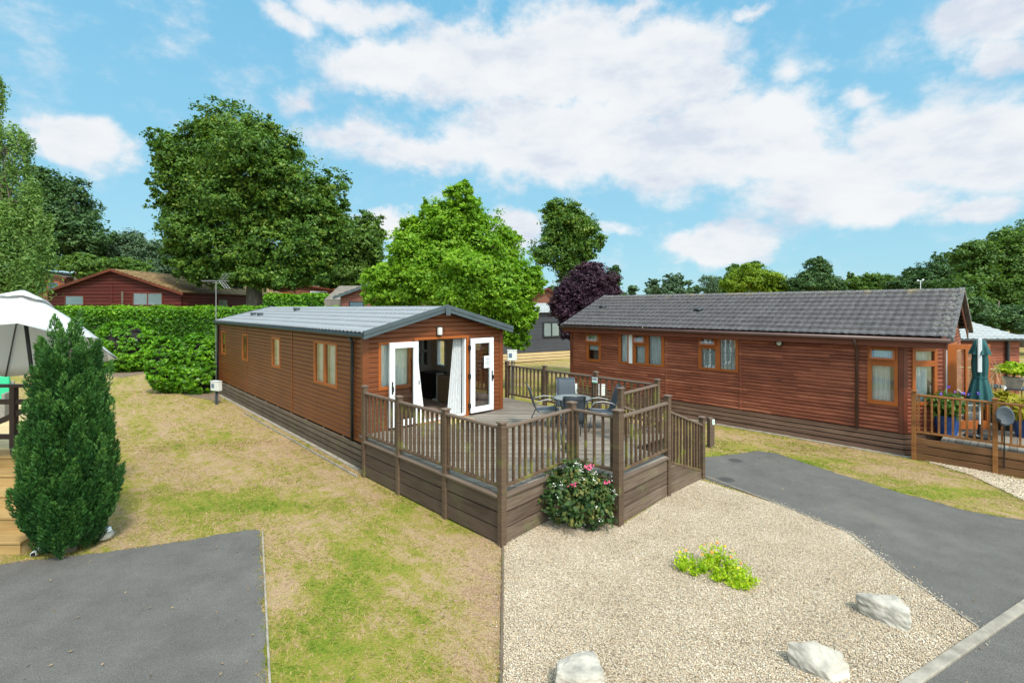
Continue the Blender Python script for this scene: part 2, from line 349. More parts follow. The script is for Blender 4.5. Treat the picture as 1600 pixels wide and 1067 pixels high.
def ragged(poly, seed, amp=.012, skip=()):
    rr = random.Random(seed); out = []
    for i, (p, q_) in enumerate(zip(poly, poly[1:]+poly[:1])):
        out.append(p); L = math.dist(p, q_); n = int(L/.12)
        if i in skip or n < 2 or L > 20: continue
        nx, ny = -(q_[1]-p[1])/L, (q_[0]-p[0])/L; d = 0
        for k in range(1, n): d = d*.6+rr.gauss(0, amp); out.append((p[0]+(q_[0]-p[0])*k/n+nx*d, p[1]+(q_[1]-p[1])*k/n+ny*d))
    return out
def inpoly(x, y, poly):
    ins = np.zeros(len(x), bool); n = len(poly)
    for i in range(n):
        x0, y0 = poly[i]; x1, y1 = poly[(i+1) % n]
        c = ((y0 > y) != (y1 > y)) & (x < (x1-x0)*(y-y0)/((y1-y0) if y1 != y0 else 1e-9)+x0); ins ^= c
    return ins
def lawn_color(q, pos):
    sp = q.n('SeparateXYZ', Vector=pos)
    rot = q.n('VectorRotate', {'rotation_type': 'Z_AXIS'}, Vector=pos, Angle=R(48)).outputs[0]
    big = q.noise(q.vmul(rot, (.30, 1.15, 0)), .95, 5, .65)
    med = q.noise(pos, 3.4, 6, .72); sm = q.noise(pos, 22, 7, .82)
    mv = q.noise(q.vmul(rot, (.55, 2.6, 0)), 1.6, 6, .7)
    f = q.m('ADD', q.m('MULTIPLY', big, .62), q.m('ADD', q.m('MULTIPLY', med, .62), q.m('ADD', q.m('MULTIPLY', sm, .70), q.m('MULTIPLY', mv, .42))))
    f = q.m('SUBTRACT', f, .698)
    # lusher spots (world metres): x, y, rx, ry, strength
    for bx, by, rx, ry, k in [(-2.15, 5.4, .6, 2.4, .175), (-.9, 4.6, 1.6, .7, .05), (-4.4, 8.6, 1.7, .35, .15), (-1.75, 9.2, .5, .9, .20), (-.8, 7.9, .5, .5, .12), (-5.0, 9.0, 1.6, .5, .15), (-3.2, 12, .8, 1.6, .12), (-.35, 5.6, .4, 1.9, -.17),
                              (-1.1, 6.6, .8, .8, -.06), (-3.2, 10.6, .9, 1.2, -.10), (-8.5, 17, 2, 3, -.06), (6.3, 11.1, 1.7, .5, .22), (8.2, 9.3, 2.2, .35, .2), (7.6, 10.7, 1.6, .5, -.10), (4.9, 11.6, .7, .35, .16), (2.5, 19, 4, 4, .12), (-6.5, 13, 1.2, 3, -.08)]:
        s1 = q.n('VectorMath', {'operation': 'SUBTRACT'}); q.set(s1.inputs[0], pos); s1.inputs[1].default_value = (bx, by, 0)
        ln = q.n('VectorMath', {'operation': 'LENGTH'}); q.set(ln.inputs[0], q.vmul(s1.outputs[0], (1/rx, 1/ry, 0)))
        f = q.m('ADD', f, q.m('MULTIPLY', q.ss(ln.outputs['Value'], 1.5, .0), k*.85))
    return f
GRASSCOL = [(.24, (.34,.22,.14)), (.38, (.39,.265,.155)), (.47, (.33,.24,.10)), (.54, (.265,.22,.045)), (.63, (.19,.205,.026)), (.76, (.11,.17,.013)), (.94, (.065,.12,.009))]
m, q, b = new_mat('lawn_ground'); MT['lawn'] = m
pos = q.n('TexCoord').outputs['Object']; f = lawn_color(q, pos)
col = q.ramp(f, GRASSCOL); col = q.mix(q.m('MULTIPLY', q.ss(q.noise(pos, 60, 3, .7), .45, .7), .35), col, (.10, .075, .035))
q.set(b.inputs['Base Color'], col); b.inputs['Roughness'].default_value = .95; b.inputs['Specular IOR Level'].default_value = .1
q.set(b.inputs['Normal'], q.n('Bump', Strength=.8, Distance=.03, Height=q.noise(pos, 45, 4, .7)).outputs[0])
m, q, b = new_mat('grass_blade'); MT['blade'] = m
pos = q.n('TexCoord').outputs['Object']; f = q.m('ADD', lawn_color(q, pos), q.m('MULTIPLY', q.m('SUBTRACT', q.n('Attribute', {'attribute_name': 'v'}).outputs['Fac'], .5), .42))
col = q.ramp(f, [(p, tuple(min(1, c*1.3) for c in k)) for p, k in GRASSCOL]); q.set(b.inputs['Base Color'], col); b.inputs['Roughness'].default_value = .6
b.inputs['Specular IOR Level'].default_value = .2
tr = q.n('BsdfTranslucent', Color=col); mx = q.n('MixShader', i0=.35, i1=b.outputs[0], i2=tr.outputs[0])
m.node_tree.links.new(mx.outputs[0], m.node_tree.nodes['Material Output'].inputs[0])
m, q, b = new_mat('tarmac'); MT['tar'] = m
pos = q.n('TexCoord').outputs['Object']
f = q.m('ADD', q.m('MULTIPLY', q.noise(pos, 95, 4, .9), 1.1), q.m('SUBTRACT', q.m('MULTIPLY', q.noise(pos, 1.6, 7, .72), .30), .17))
col = q.ramp(f, [(.34, (.050,.045,.041)), (.54, (.108,.099,.090)), (.70, (.172,.158,.143)), (.86, (.35,.325,.29))])
col = q.mix(q.m('MULTIPLY', q.ss(q.noise(pos, .55, 3), .55, .75), .3), col, (.21, .18, .15))
col = q.mix(q.m('MULTIPLY', q.ss(q.noise(pos, 9, 7, .8), .60, .72), .22), col, (.25, .22, .17))
for bx, by, r_ in [(5.1, 11.25, .13), (4.35, 10.0, .13)]:
    s1 = q.n('VectorMath', {'operation': 'DISTANCE'}); q.set(s1.inputs[0], q.vmul(pos, (1, 1, 0))); s1.inputs[1].default_value = (bx, by, 0)
    col = q.mix(q.m('MULTIPLY', q.ss(s1.outputs['Value'], r_*1.5, r_*.8), .6), col, (.03, .03, .032))
q.set(b.inputs['Base Color'], col); b.inputs['Roughness'].default_value = .95; b.inputs['Specular IOR Level'].default_value = .15
q.set(b.inputs['Normal'], q.n('Bump', Strength=.6, Distance=.01, Height=q.noise(pos, 90, 3)).outputs[0])
m, q, b = new_mat('gravel_bed'); MT['grav'] = m
pos = q.n('TexCoord').outputs['Object']
vo = q.n('TexVoronoi', Vector=pos, Scale=55); sc = q.n('SeparateXYZ', Vector=vo.outputs['Color'])
STONES = [(.0, (.13,.10,.075)), (.16, (.29,.225,.155)), (.34, (.52,.395,.265)), (.56, (.63,.49,.335)), (.76, (.42,.355,.28)), (.93, (.80,.69,.55))]
col = q.ramp(sc.outputs[0], STONES); col = q.mix(q.ss(vo.outputs['Distance'], .4, .7), col, (.30, .225, .15))
q.set(b.inputs['Base Color'], col); b.inputs['Roughness'].default_value = .9
q.set(b.inputs['Normal'], q.n('Bump', {'invert': True}, Strength=.8, Distance=.02, Height=vo.outputs['Distance']).outputs[0])
m, q, b = new_mat('gravel_stone'); MT['stone'] = m
pos = q.n('TexCoord').outputs['Object']
f = q.m('ADD', q.n('Attribute', {'attribute_name': 'v'}).outputs['Fac'], q.m('MULTIPLY', q.m('SUBTRACT', q.noise(pos, 1.3, 4, .6), .5), .8))
q.set(b.inputs['Base Color'], q.ramp(f, STONES)); b.inputs['Roughness'].default_value = .85
# ground sheet
xs = np.unique(np.concatenate([np.linspace(-14, 14, 29), np.linspace(-60, 60, 49), np.linspace(-900, 900, 31)]))
ys = np.unique(np.concatenate([np.linspace(-14, 60, 75), np.linspace(-200, 200, 41), np.linspace(-900, 1200, 36)]))
XX, YY = np.meshgrid(xs, ys, indexing='ij')
struct(grid_mesh('ground', np.stack([XX, YY, gz(XX, YY)], -1), MT['lawn'], smooth=True))
def sheet(name, poly, z, mat):
    mb = MB(); mb.add([(x, y, z) for x, y in poly], [tuple(range(len(poly)))]); o = mb.build(name, mat); 
    if o.data.polygons[0].normal.z < 0: o.data.flip_normals()
    return struct(o)
sheet('parking_bay', ragged(TAR_L, 1, .016), .012, MT['tar']); sheet('driveway', ragged(DRIVE, 2, .014), .012, MT['tar'])
ka, kb = pix_ground([(1600, 939), (1405, 1070)])
kd = Vector((kb[0]-ka[0], kb[1]-ka[1])).normalized(); k0 = Vector(ka)-kd*4; k1 = Vector(ka)+kd*6; kn = Vector((-kd.y, kd.x))
if kn.y > 0: kn = -kn
sheet('road', [tuple(k0+kn*.1), tuple(k1+kn*.1), tuple(k1+kn*9), tuple(k0+kn*9)], .008, MT['tar'])
kb_ = MB(); kb_.bar((*(k0+kn*.05), .01), (*(k1+kn*.05), .01), .10, .05); struct(kb_.build('kerb', MT['conc'], bevel=.006))
sheet('gravel_garden', GRAV, .006, MT['grav']); sheet('gravel_path', GRAV_R, .006, MT['grav'])
DECK0 = pix_ground([(787, 845), (860, 802), (960, 820), (1040, 773), (1089, 747), (1040, 690), (700, 690)])
def stones(name, poly, n, size, label):
    P = np.array(poly); lo, hi = P.min(0), P.max(0)
    x = rng.uniform(lo[0], hi[0], n*3); y = rng.uniform(lo[1], hi[1], n*3)
    bi = rng.integers(0, len(P), n//40); bf = rng.uniform(0, 1, n//40)[:, None]; ed = P[bi]+(P[(bi+1) % len(P)]-P[bi])*bf+rng.normal(0, .07, (n//40, 2)); x = np.concatenate([ed[:, 0], x]); y = np.concatenate([ed[:, 1], y]); spill = np.arange(len(x)) < n//40
    k = (inpoly(x, y, poly) | spill) & ~inpoly(x, y, DECK0) & (np.abs(x) < y*1.08) & (y > 4.2); x, y = x[k][:n], y[k][:n]; n = len(x)
    base = np.array([(1,0,0),(0,1,0),(-1,0,0),(0,-1,0),(0,0,1),(0,0,-1)], float)
    F0 = np.array([(0,1,4),(1,2,4),(2,3,4),(3,0,4),(1,0,5),(2,1,5),(3,2,5),(0,3,5)])
    V = base[None]+rng.normal(0, .22, (n, 6, 3)); s = rng.uniform(.5, 1.25, (n, 1, 3))*size; s[..., 2] *= .7; V = V*s
    a = rng.uniform(0, 6.28, n); ca, sa = np.cos(a)[:, None], np.sin(a)[:, None]
    X = V[..., 0]*ca-V[..., 1]*sa; Y = V[..., 0]*sa+V[..., 1]*ca
    V = np.stack([X+x[:, None], Y+y[:, None], V[..., 2]+.012+rng.uniform(0, .008, n)[:, None]], -1)
    F = (F0[None]+np.arange(n)[:, None, None]*6).reshape(-1, 3)
    return stuff(np_mesh(name, V.reshape(-1, 3), F, MT['stone'], v=np.repeat(rng.beta(2, 1.6, n), 8)), label, 'gravel')
stones('gravel_stones', GRAV, 120000, .0082, 'pale cream and grey gravel covering the front garden')
stones('path_stones', GRAV_R, 6000, .013, 'pale gravel strip beside the amber deck')
NEAR_PATCH = [(x+.0, y) for x, y in [(-.05, 7.2), (.55, 8.3), (1.6, 7.7)]]
def blades(name, n, box, hgt, wid, label):
    x = rng.uniform(box[0], box[1], n); y = box[2]+(box[3]-box[2])*rng.uniform(0, 1, n)**1.35
    k = np.ones(n, bool)
    for p in (TAR_L, DRIVE, GRAV, GRAV_R, CABIN_FP, LODGE_FP, DECK_FP, [tuple(k0), tuple(k1), tuple(k1+kn*9), tuple(k0+kn*9)]): k &= ~inpoly(x, y, p)
    k &= (np.abs(x) < y*1.08+.3)
    # clumpy: thin out where the ground is dry
    k &= rng.uniform(0, 1, n) < .55+.45*np.sin(x*2.1+np.sin(y*1.7)*2)*np.sin(y*1.9+x)
    x, y = x[k], y[k]; n = len(x)
    a = rng.uniform(0, 6.28, n); h = hgt*rng.uniform(.25, 1.0, n); w = wid*rng.uniform(.7, 1.3, n)*(1+y/14)
    dx, dy = np.cos(a)*w, np.sin(a)*w; ln = rng.normal(0, 1.6, (2, n))*hgt
    V = np.zeros((n, 3, 3)); V[:, 0] = np.stack([x-dx, y-dy, np.zeros(n)], -1); V[:, 1] = np.stack([x+dx, y+dy, np.zeros(n)], -1)
    V[:, 2] = np.stack([x+ln[0], y+ln[1], h], -1)
    return stuff(np_mesh(name, V.reshape(-1, 3), np.arange(n*3).reshape(-1, 3), MT['blade'], v=rng.uniform(0, 1, n)), label, 'grass')
# ------------------------------------------------------------------ siding walls
def wall(mb, p0, d, nrm, L, z0, z1, pitch, holes=(), lim=None, prof='ship', out=.026, zb=None):
    """boards on a wall from p0 (x,y) along d, outward normal nrm; holes (a0,a1,z0,z1); lim(z)->(a0,a1)"""
    zb = z0 if zb is None else zb
    if prof == 'ship': ks = [(0, out-.022), (.06, out), (.76, out), (1, out-.022)]
    elif prof == 'log': ks = [(0, 0.), (.14, out*.8), (.5, out), (.86, out*.8), (1, 0.)]
    else: ks = [(0, out), (1, out-.014)]
    nb = int(math.ceil((z1-zb)/pitch))
    P = lambda a, o, z: (p0[0]+d[0]*a+nrm[0]*o, p0[1]+d[1]*a+nrm[1]*o, z)
    def prof_at(f):
        for (f0, o0), (f1, o1) in zip(ks[:-1], ks[1:]):
            if f0-1e-6 <= f <= f1+1e-6: return o0+(o1-o0)*(f-f0)/(f1-f0)
        return ks[-1][1]
    for i in range(nb):
        b0 = zb+i*pitch; 
        cuts = [b0+k[0]*pitch for k in ks]+[z for h in holes for z in h[2:] if b0 < z < b0+pitch]+[z for z in (z1, z0) if b0 < z < b0+pitch]
        cuts = sorted(c for c in set(cuts) if z0-1e-6 <= c <= z1+1e-6)
        for za, zc in zip(cuts[:-1], cuts[1:]):
            if zc-za < 1e-5: continue
            oa = prof_at((za-b0)/pitch); oc_ = prof_at((zc-b0)/pitch); zm = (za+zc)/2
            hs = sorted((h[0], h[1]) for h in holes if h[2] < zm < h[3]); segs = []; cur = 0.
            for h0, h1 in hs:
                if h0 > cur: segs.append((cur, h0))
                cur = max(cur, h1)
            if cur < L: segs.append((cur, L))
            for a0, a1 in segs:
                la = lim(za) if lim else (0, L); lc = lim(zc) if lim else (0, L)
                q0, q1, q2, q3 = max(a0, la[0]), min(a1, la[1]), min(a1, lc[1]), max(a0, lc[0])
                if q1 <= q0: continue
                if q2 < q3: q2 = q3 = (q2+q3)/2
                mb.add([P(q0, oa, za), P(q1, oa, za), P(q2, oc_, zc), P(q3, oc_, zc)], [(0, 1, 2, 3)])
                if abs(zc-(b0+pitch)) < 1e-5 and prof != 'log':      # step out to next board's lower edge
                    mb.add([P(q3, oc_, zc), P(q2, oc_, zc), P(q2, ks[0][1], zc), P(q3, ks[0][1], zc)], [(0, 1, 2, 3)])
def cells(mb, P, w, z0, z1, panes, d0, d1):
    """frame solid of w x (z1-z0) with the pane rects (a0,a1,b0,b1 metres) left open, between depths d0 and d1"""
    A = sorted({0., w, *[x for p in panes for x in p[:2]]}); B = sorted({z0, z1, *[x for p in panes for x in p[2:]]})
    for a0, a1 in zip(A[:-1], A[1:]):
        for b0, b1 in zip(B[:-1], B[1:]):
            am, bm_ = (a0+a1)/2, (b0+b1)/2
            if any(p[0] < am < p[1] and p[2] < bm_ < p[3] for p in panes): continue
            v = [P(a, o, z) for z in (b0, b1) for a, o in ((a0, d1), (a1, d1), (a1, d0), (a0, d0))]
            mb.add(v, [(3,2,1,0),(4,5,6,7),(0,1,5,4),(1,2,6,5),(2,3,7,6),(3,0,4,7)])
def wavy(p0, d, nrm, L, z0, z1, off, amp=.025, per=.11, taper=None, seed=0):
    n = max(8, int(L/.012)); a = np.linspace(0, L, n); zz = np.linspace(z0, z1, 8)
    r = np.random.default_rng(seed); ph = r.uniform(0, 6); o = off+amp*np.sin(a/per*6.28+ph+1.5*np.sin(a*5+ph))
    A = np.repeat(a[:, None], 8, 1); O = np.repeat(o[:, None], 8, 1); Z = np.repeat(zz[None], n, 0)
    if taper:
        k = taper((Z-z0)/(z1-z0)); A = k[0]+(A/L)*(k[1]-k[0])
    return np.stack([p0[0]+d[0]*A+nrm[0]*O, p0[1]+d[1]*A+nrm[1]*O, Z], -1)
def window(root, p0, d, nrm, w, z0, z1, panes, frame='trim', fill='curtain', fw=.06, proud=.035, vents=(), name='window', seed=1, covers=None, deep=-.05):
    P = lambda a, o, z: (p0[0]+d[0]*a+nrm[0]*o, p0[1]+d[1]*a+nrm[1]*o, z)
    ps = [(a0*w, a1*w, z0+b0*(z1-z0), z0+b1*(z1-z0)) for a0, a1, b0, b1 in panes]
    fr = MB(); cells(fr, P, w, z0, z1, ps, deep, proud); fo = fr.build(name, MT[frame], root, bevel=.004)
    for i, p in enumerate(ps):
        gm = MB(); gm.add([P(p[0], .002, p[2]), P(p[1], .002, p[2]), P(p[1], .002, p[3]), P(p[0], .002, p[3])], [(0, 1, 2, 3)])
        gm.build('pane', MT['glass'], fo)
        if i in vents:                                              # top-hung vent pushed open
            ww = p[1]-p[0]+.06; hh = p[3]-p[2]+.06; t_ = R(20); a0 = p[0]-.03; zt = p[3]+.03
            Q = lambda a, o, z: P(a0+a, proud+.01+math.sin(t_)*(zt-z)+o*math.cos(t_), zt-(zt-z)*math.cos(t_)+o*math.sin(t_))
            vm_ = MB(); cells(vm_, Q, ww, zt-hh, zt, [(.045, ww-.045, zt-hh+.045, zt-.045)], 0, .035)
            vo_ = vm_.build('vent_sash', MT[frame], fo, bevel=.003)
            gm = MB(); gm.add([Q(.045, .02, zt-hh+.045), Q(ww-.045, .02, zt-hh+.045), Q(ww-.045, .02, zt-.045), Q(.045, .02, zt-.045)], [(0, 1, 2, 3)]); gm.build('pane', MT['glass'], vo_)
    if fill in ('curtain', 'net'):
        for k, (c0, c1) in enumerate(covers or [(0.05, .95)]):
            grid_mesh('curtain', wavy(P(c0*w, 0, 0), d, nrm, (c1-c0)*w, z0+.04, z1-.04, -.10, .018, .09, seed=seed+k), MT[fill], fo, smooth=True)
    elif fill == 'blind':
        bl = MB(); z = z0+.05
        while z < z1-.05:
            bl.add([P(.05, -.07, z), P(w-.05, -.07, z), P(w-.05, -.09, z+.028), P(.05, -.09, z+.028)], [(0, 1, 2, 3)]); z += .042
        bl.build('blind', MT['blind'], fo)
    elif fill == 'roller':
        bl = MB(); zz = z0+.38*(z1-z0); bl.add([P(.05, -.08, zz), P(w-.05, -.08, zz), P(w-.05, -.08, z1-.04), P(.05, -.08, z1-.04)], [(0, 1, 2, 3)]); bl.build('blind', MT['curtain'], fo)
    bk = MB(); bk.add([P(-.05, -.45, z0-.1), P(w+.05, -.45, z0-.1), P(w+.05, -.45, z1+.1), P(-.05, -.45, z1+.1)], [(0, 1, 2, 3)])
    if fill != 'none': bk.build('room_shade', MT['inwall'], fo)
    return fo
def tile_roof(root, name, mat, s0, s1, te, ze, tr, zr, rows, per, amp, step, thick=.02, ns=8):
    """grid of pressed tiles rising from eave (te,ze) to ridge (tr,zr) in local coords"""
    L = abs(s1-s0); nper = int(L/per); a = np.linspace(s0, s1, nper*ns+1)
    wave = np.abs(np.sin((a-s0)/per*math.pi))**1.0*amp if amp > 0 else np.zeros_like(a)
    fr = []; 
    for i in range(rows): fr += [(i/rows, step), ((i+.94)/rows, .1*step), ((i+.995)/rows, 0.)]
    fr = np.array(fr); sl = math.hypot(tr-te, zr-ze); nx, nz = -(zr-ze)/sl, abs(tr-te)/sl
    if tr < te: nx = -nx
    T = te+(tr-te)*fr[:, 0]; Z = ze+(zr-ze)*fr[:, 0]
    H = fr[:, 1][None]+wave[:, None]+thick
    nx = -(zr-ze)/sl*(1 if tr > te else -1)
    P = np.stack([np.repeat(a[:, None], len(fr), 1), T[None]+nx*H, Z[None]+nz*H], -1)
    # front lip
    lip = P[:, :1].copy(); lip[..., 2] -= .03; P = np.concatenate([lip, P], 1)
    if (tr-te)*(s1-s0) < 0: P = P[::-1]
    return grid_mesh(name, P, mat, root)
# ================================================================== THE OPEN CABIN
class Frame:
    def __init__(s, x, y, u): s.o = (x, y); s.u = Vector(u).normalized(); s.v = Vector((-s.u.y, s.u.x)); s.rz = math.atan2(s.u.y, s.u.x)
    def w(s, a, b): return (s.o[0]+s.u.x*a+s.v.x*b, s.o[1]+s.u.y*a+s.v.y*b)
    def s_at(s, px, t=0.):
        r = (px-800)/770; ox, oy = s.o[0]+s.v.x*t, s.o[1]+s.v.y*t
        return (oy*r-ox)/(s.u.x-s.u.y*r)
    def t_at(s, px, a=0.):
        r = (px-800)/770; ox, oy = s.o[0]+s.u.x*a, s.o[1]+s.u.y*a
        return (oy*r-ox)/(s.v.x-s.v.y*r)
FM = Frame(-3.22, 10.69, (.678, -.735)); FL = Frame(9.276, 11.661, (.691, -.723))
CABIN_FP = [FM.w(*p) for p in [(0, -.08), (0, 4), (-12.9, 4), (-12.9, -.08)]]
LODGE_FP = [FL.w(*p) for p in [(.1, 0), (.62, .5), (.62, 5), (-10.1, 5), (-10.1, 0)]]
DECK_FP = [FM.w(*p) for p in [(0, -.2), (4.6, -.1), (4.5, 1.7), (5.3, 1.7), (5.3, 4.8), (4.1, 5.2), (-1.2, 5.2), (-1.2, 0)]]
CL_, CW = 12.9, 3.99; FZ = .75
cab = thing('holiday_cabin', (*FM.o, 0), FM.rz, 'reddish brown clad single cabin with grey metal roof and wide open white doors', 'cabin')
WL = [(-FM.s_at(x1), -FM.s_at(x0), a, b) for x0, x1, a, b in [(491.7, 528.3, 1.57, 2.66)]]
lw = [(FM.s_at(491.7), FM.s_at(528.3), 1.57, 2.66), (-6.15, -5.35, 1.68, 2.61), (-9.45, -8.75, 1.62, 2.58), (-12.5, -11.85, 1.62, 2.58)]
mb = MB(); wall(mb, (-CL_, 0), (1, 0), (0, -1), CL_, .554, 2.9, .108, [(CL_+a, CL_+b, z0, z1) for a, b, z0, z1 in lw])
OP0, OP1, OPT = 1.33, 2.78, 2.73
gl = lambda z: (0, CW) if z <= 2.88 else (max(0, (z-2.88)/.51*CW/2), CW-max(0, (z-2.88)/.51*CW/2))
GWIN = (.336, 1.169, 1.656, 2.73)
wall(mb, (0, 0), (0, 1), (1, 0), CW, .554, 3.38, .108, [GWIN, (OP0, OP1, FZ-.03, OPT)], lim=gl)
RWIN = [(CL_-2.98, CL_-2.5, 1.66, 2.52), (CL_-4.1, CL_-3.3, FZ, 2.68)]
wall(mb, (-CL_, CW), (1, 0), (0, 1), CL_, .554, 2.9, .108, RWIN)
wall(mb, (-CL_, 0), (0, 1), (-1, 0), CW, .554, 3.38, .108, (), lim=gl)
mb.build('wall', MT['siding'], cab)
for s in (-4.35, -8.95): mb = MB(); mb.box(s-.03, s+.03, -.040, -.002, .56, 2.88); mb.build('joint_trim', MT['siding'], cab, bevel=.003)
mb = MB(); mb.box(-.07, -.002, -.034, .0, .554, 2.88); mb.box(-.002, .036, -.034, .11, .554, 2.88); mb.build('corner_trim', MT['siding'], cab, bevel=.003)
mb = MB(); mb.box(-.001, .036, CW-.10, CW+.03, .554, 2.88); mb.build('corner_trim', MT['siding'], cab, bevel=.003)
mb = MB(); mb.box(-CL_-.02, -CL_+.06, -.034, 0, .554, 2.88); mb.build('corner_trim', MT['siding'], cab, bevel=.003)
mb = MB()                                                            # inner lining, floor and ceiling of the open room
mb.box(-5.2, -.02, .03, CW-.03, FZ-.05, FZ); mb.build('floor', MT['carpet'], cab)
mb = MB(); mb.add([(-5.2, .04, FZ), (-5.2, CW-.04, FZ), (-5.2, CW-.04, 2.87), (-5.2, .04, 2.87)], [(0, 1, 2, 3)])
cells(mb, lambda a, o, z: (-5.2+a, CW-.07+o, z), 5.15, FZ, 2.86, [(5.2-2.98, 5.2-2.5, 1.66, 2.52), (5.2-4.1, 5.2-3.3, FZ, 2.68)], -.02, 0)
mb.add([(-5.2, .03, 2.86), (-.03, .03, 2.86), (-.03, CW-.03, 2.86), (-5.2, CW-.03, 2.86)], [(0, 1, 2, 3)])
mb.build('lining', MT['inwall'], cab)
window(cab, (-2.98, CW), (1, 0), (0, 1), .48, 1.66, 2.52, [(.12, .88, .07, .93)], frame='pvc', fill='none', proud=.02, deep=-.10)
mb = MB(); cells(mb, lambda a, o, z: (-4.1+a, CW+o, z), .8, FZ, 2.68, [(.24, .56, 1.62, 2.05), (.24, .56, 2.12, 2.5)], -.08, .01)
bd = mb.build('back_door', MT['pvc'], cab, bevel=.004); mb = MB(); mb.box(-4.1+.24, -4.1+.56, CW-.03, CW-.02, 1.62, 2.5); mb.build('pane', MT['glass'], bd)
mb = MB(); mb.box(-4.03, -4.0, CW-.13, CW-.08, 1.6, 1.85); mb.build('handle', MT['black'], bd)
window(cab, (lw[0][0], 0), (1, 0), (0, -1), lw[0][1]-lw[0][0], lw[0][2], lw[0][3], [(.06, .44, .06, .94), (.52, .94, .06, .94)], fill='net', covers=[(.03, .42), (.5, .97)])
for i, (a, b, z0, z1) in enumerate(lw[1:]):
    window(cab, (a, 0), (1, 0), (0, -1), b-a, z0, z1, [(.12, .88, .08, .92)], fill='curtain' if i == 0 else 'net', covers=[(.1, .5)] if i == 0 else [(.6, .95)], seed=9+i)
window(cab, (0, GWIN[0]), (0, 1), (1, 0), GWIN[1]-GWIN[0], GWIN[2], GWIN[3], [(.08, .92, .07, .94)], fill='net', covers=[(.02, .98)])
# opening: orange lining, white inner frame, sill
mb = MB(); mb.box(-.12, .035, OP0-.07, OP0, FZ-.03, OPT+.06); mb.box(-.12, .035, OP1, OP1+.07, FZ-.03, OPT+.06); mb.box(-.12, .035, OP0, OP1, OPT, OPT+.06)
mb.box(-.1, .06, OP0, OP1, FZ-.06, FZ+.012); mb.build('door_frame', MT['trim'], cab, bevel=.004)
mb = MB(); mb.box(-.11, .0, OP1-.04, OP1-.001, FZ+.02, OPT-.001); mb.box(-.11, .0, OP0+.001, OP0+.04, FZ+.02, OPT-.001); mb.box(-.11, 0, OP0+.041, OP1-.041, FZ+.013, FZ+.05)
mb.build('inner_frame', MT['pvc'], cab, bevel=.003)
for k, (a0, a1, hs) in enumerate([(.56, 1.30, 1), (2.85, 3.60, 1)]):
    o0 = .075
    mb = MB(); cells(mb, lambda a, o, z: (o0+o, a0+a, z), a1-a0, FZ+.06, OPT-.02, [(.13, a1-a0-.13, FZ+.2, OPT-.15)], 0, .06)
    dr = mb.build('glazed_door', MT['pvc'], cab, bevel=.006); dr['label'] = ['left door folded back over the window', 'right door folded back against the boards'][k]
    mb = MB(); mb.box(o0+.028, o0+.032, a0+.13, a1-.13, FZ+.2, OPT-.15); mb.build('pane', MT['glass2'], dr)
    mb = MB(); hy = a1-.06 if k else a0+.06; mb.box(o0+.061, o0+.075, hy-.018, hy+.018, 1.56, 1.84); mb.box(o0+.075, o0+.12, hy-.012, hy+.012, 1.70, 1.73); mb.box(o0+.10, o0+.12, hy-.012, hy+.012, 1.62, 1.73)
    mb.build('handle', MT['black'], dr, bevel=.004)
    mb = MB(); hy = a0-.01 if k else a1+.01
    for z in (FZ+.25, 1.75, OPT-.25): mb = MB(); mb.box(.02, .13, hy-.02, hy+.02, z-.05, z+.05); mb.build('hinge', MT['black'], dr)
    if k:
        nt = MB(); nt.box(o0+.061, o0+.064, a0+.42, a0+.70, 1.93, 2.24); no = nt.build('notice', MT['card'], dr)
        nt = MB()
        for j, (y0, y1) in enumerate([(.47, .62), (.5, .58), (.46, .64), (.5, .6)]): nt.box(o0+.0645, o0+.0655, a0+y0, a0+y1, 2.15-j*.05, 2.175-j*.05)
        nt.build('print', MT['ink'], no)
def tp_r(f): return (np.minimum(.30, .16+.18*(1-f)), .46+0*f)
grid_mesh('curtain', wavy((-.16, OP1-.02), (0, -1), (-1, 0), .44, FZ+.03, OPT-.03, 0, .03, .085, taper=lambda f: (0*f, .24+.2*(1-f)), seed=3), MT['patcur'], cab, smooth=True)
grid_mesh('curtain', wavy((-.14, OP0+.02), (0, 1), (-1, 0), .3, FZ+.03, OPT-.03, 0, .025, .08, taper=lambda f: (0*f, .08+.22*(1-f)**1.3), seed=5), MT['curtain'], cab, smooth=True)
# wall light
lt = MB(); lt.box(.012, .05, 1.86, 2.0, 2.82, 3.04); wl_ = lt.build('wall_light', MT['black'], cab, bevel=.01)
mb = MB(); mb.lathe([(.02, -.09), (.062, -.088), (.065, 0), (.062, .088), (.02, .09)], 16, (.075, 1.93, 2.93)); mb.build('lamp_cover', MT['meter'], wl_, smooth=False)
# skirting with real gaps
mb = MB()
for i in range(4):
    z = .03+i*.130; mb.box(-CL_, .0, -.055, -.028, z, z+.098); mb.box(.0, .024, -.045, CW, z, z+.098)
for s in np.arange(-12.5, 0, 1.15): mb.box(s-.035, s+.035, -.024, -.004, .0, .55)
mb.build('skirting', MT['skirt'], cab)
mb = MB(); mb.box(-CL_+.02, -.02, .10, CW-.05, .0, .7); mb.build('dark_backing', MT['shadefill'], cab)  # added solid backing, coloured dark as the shade behind the skirting gaps
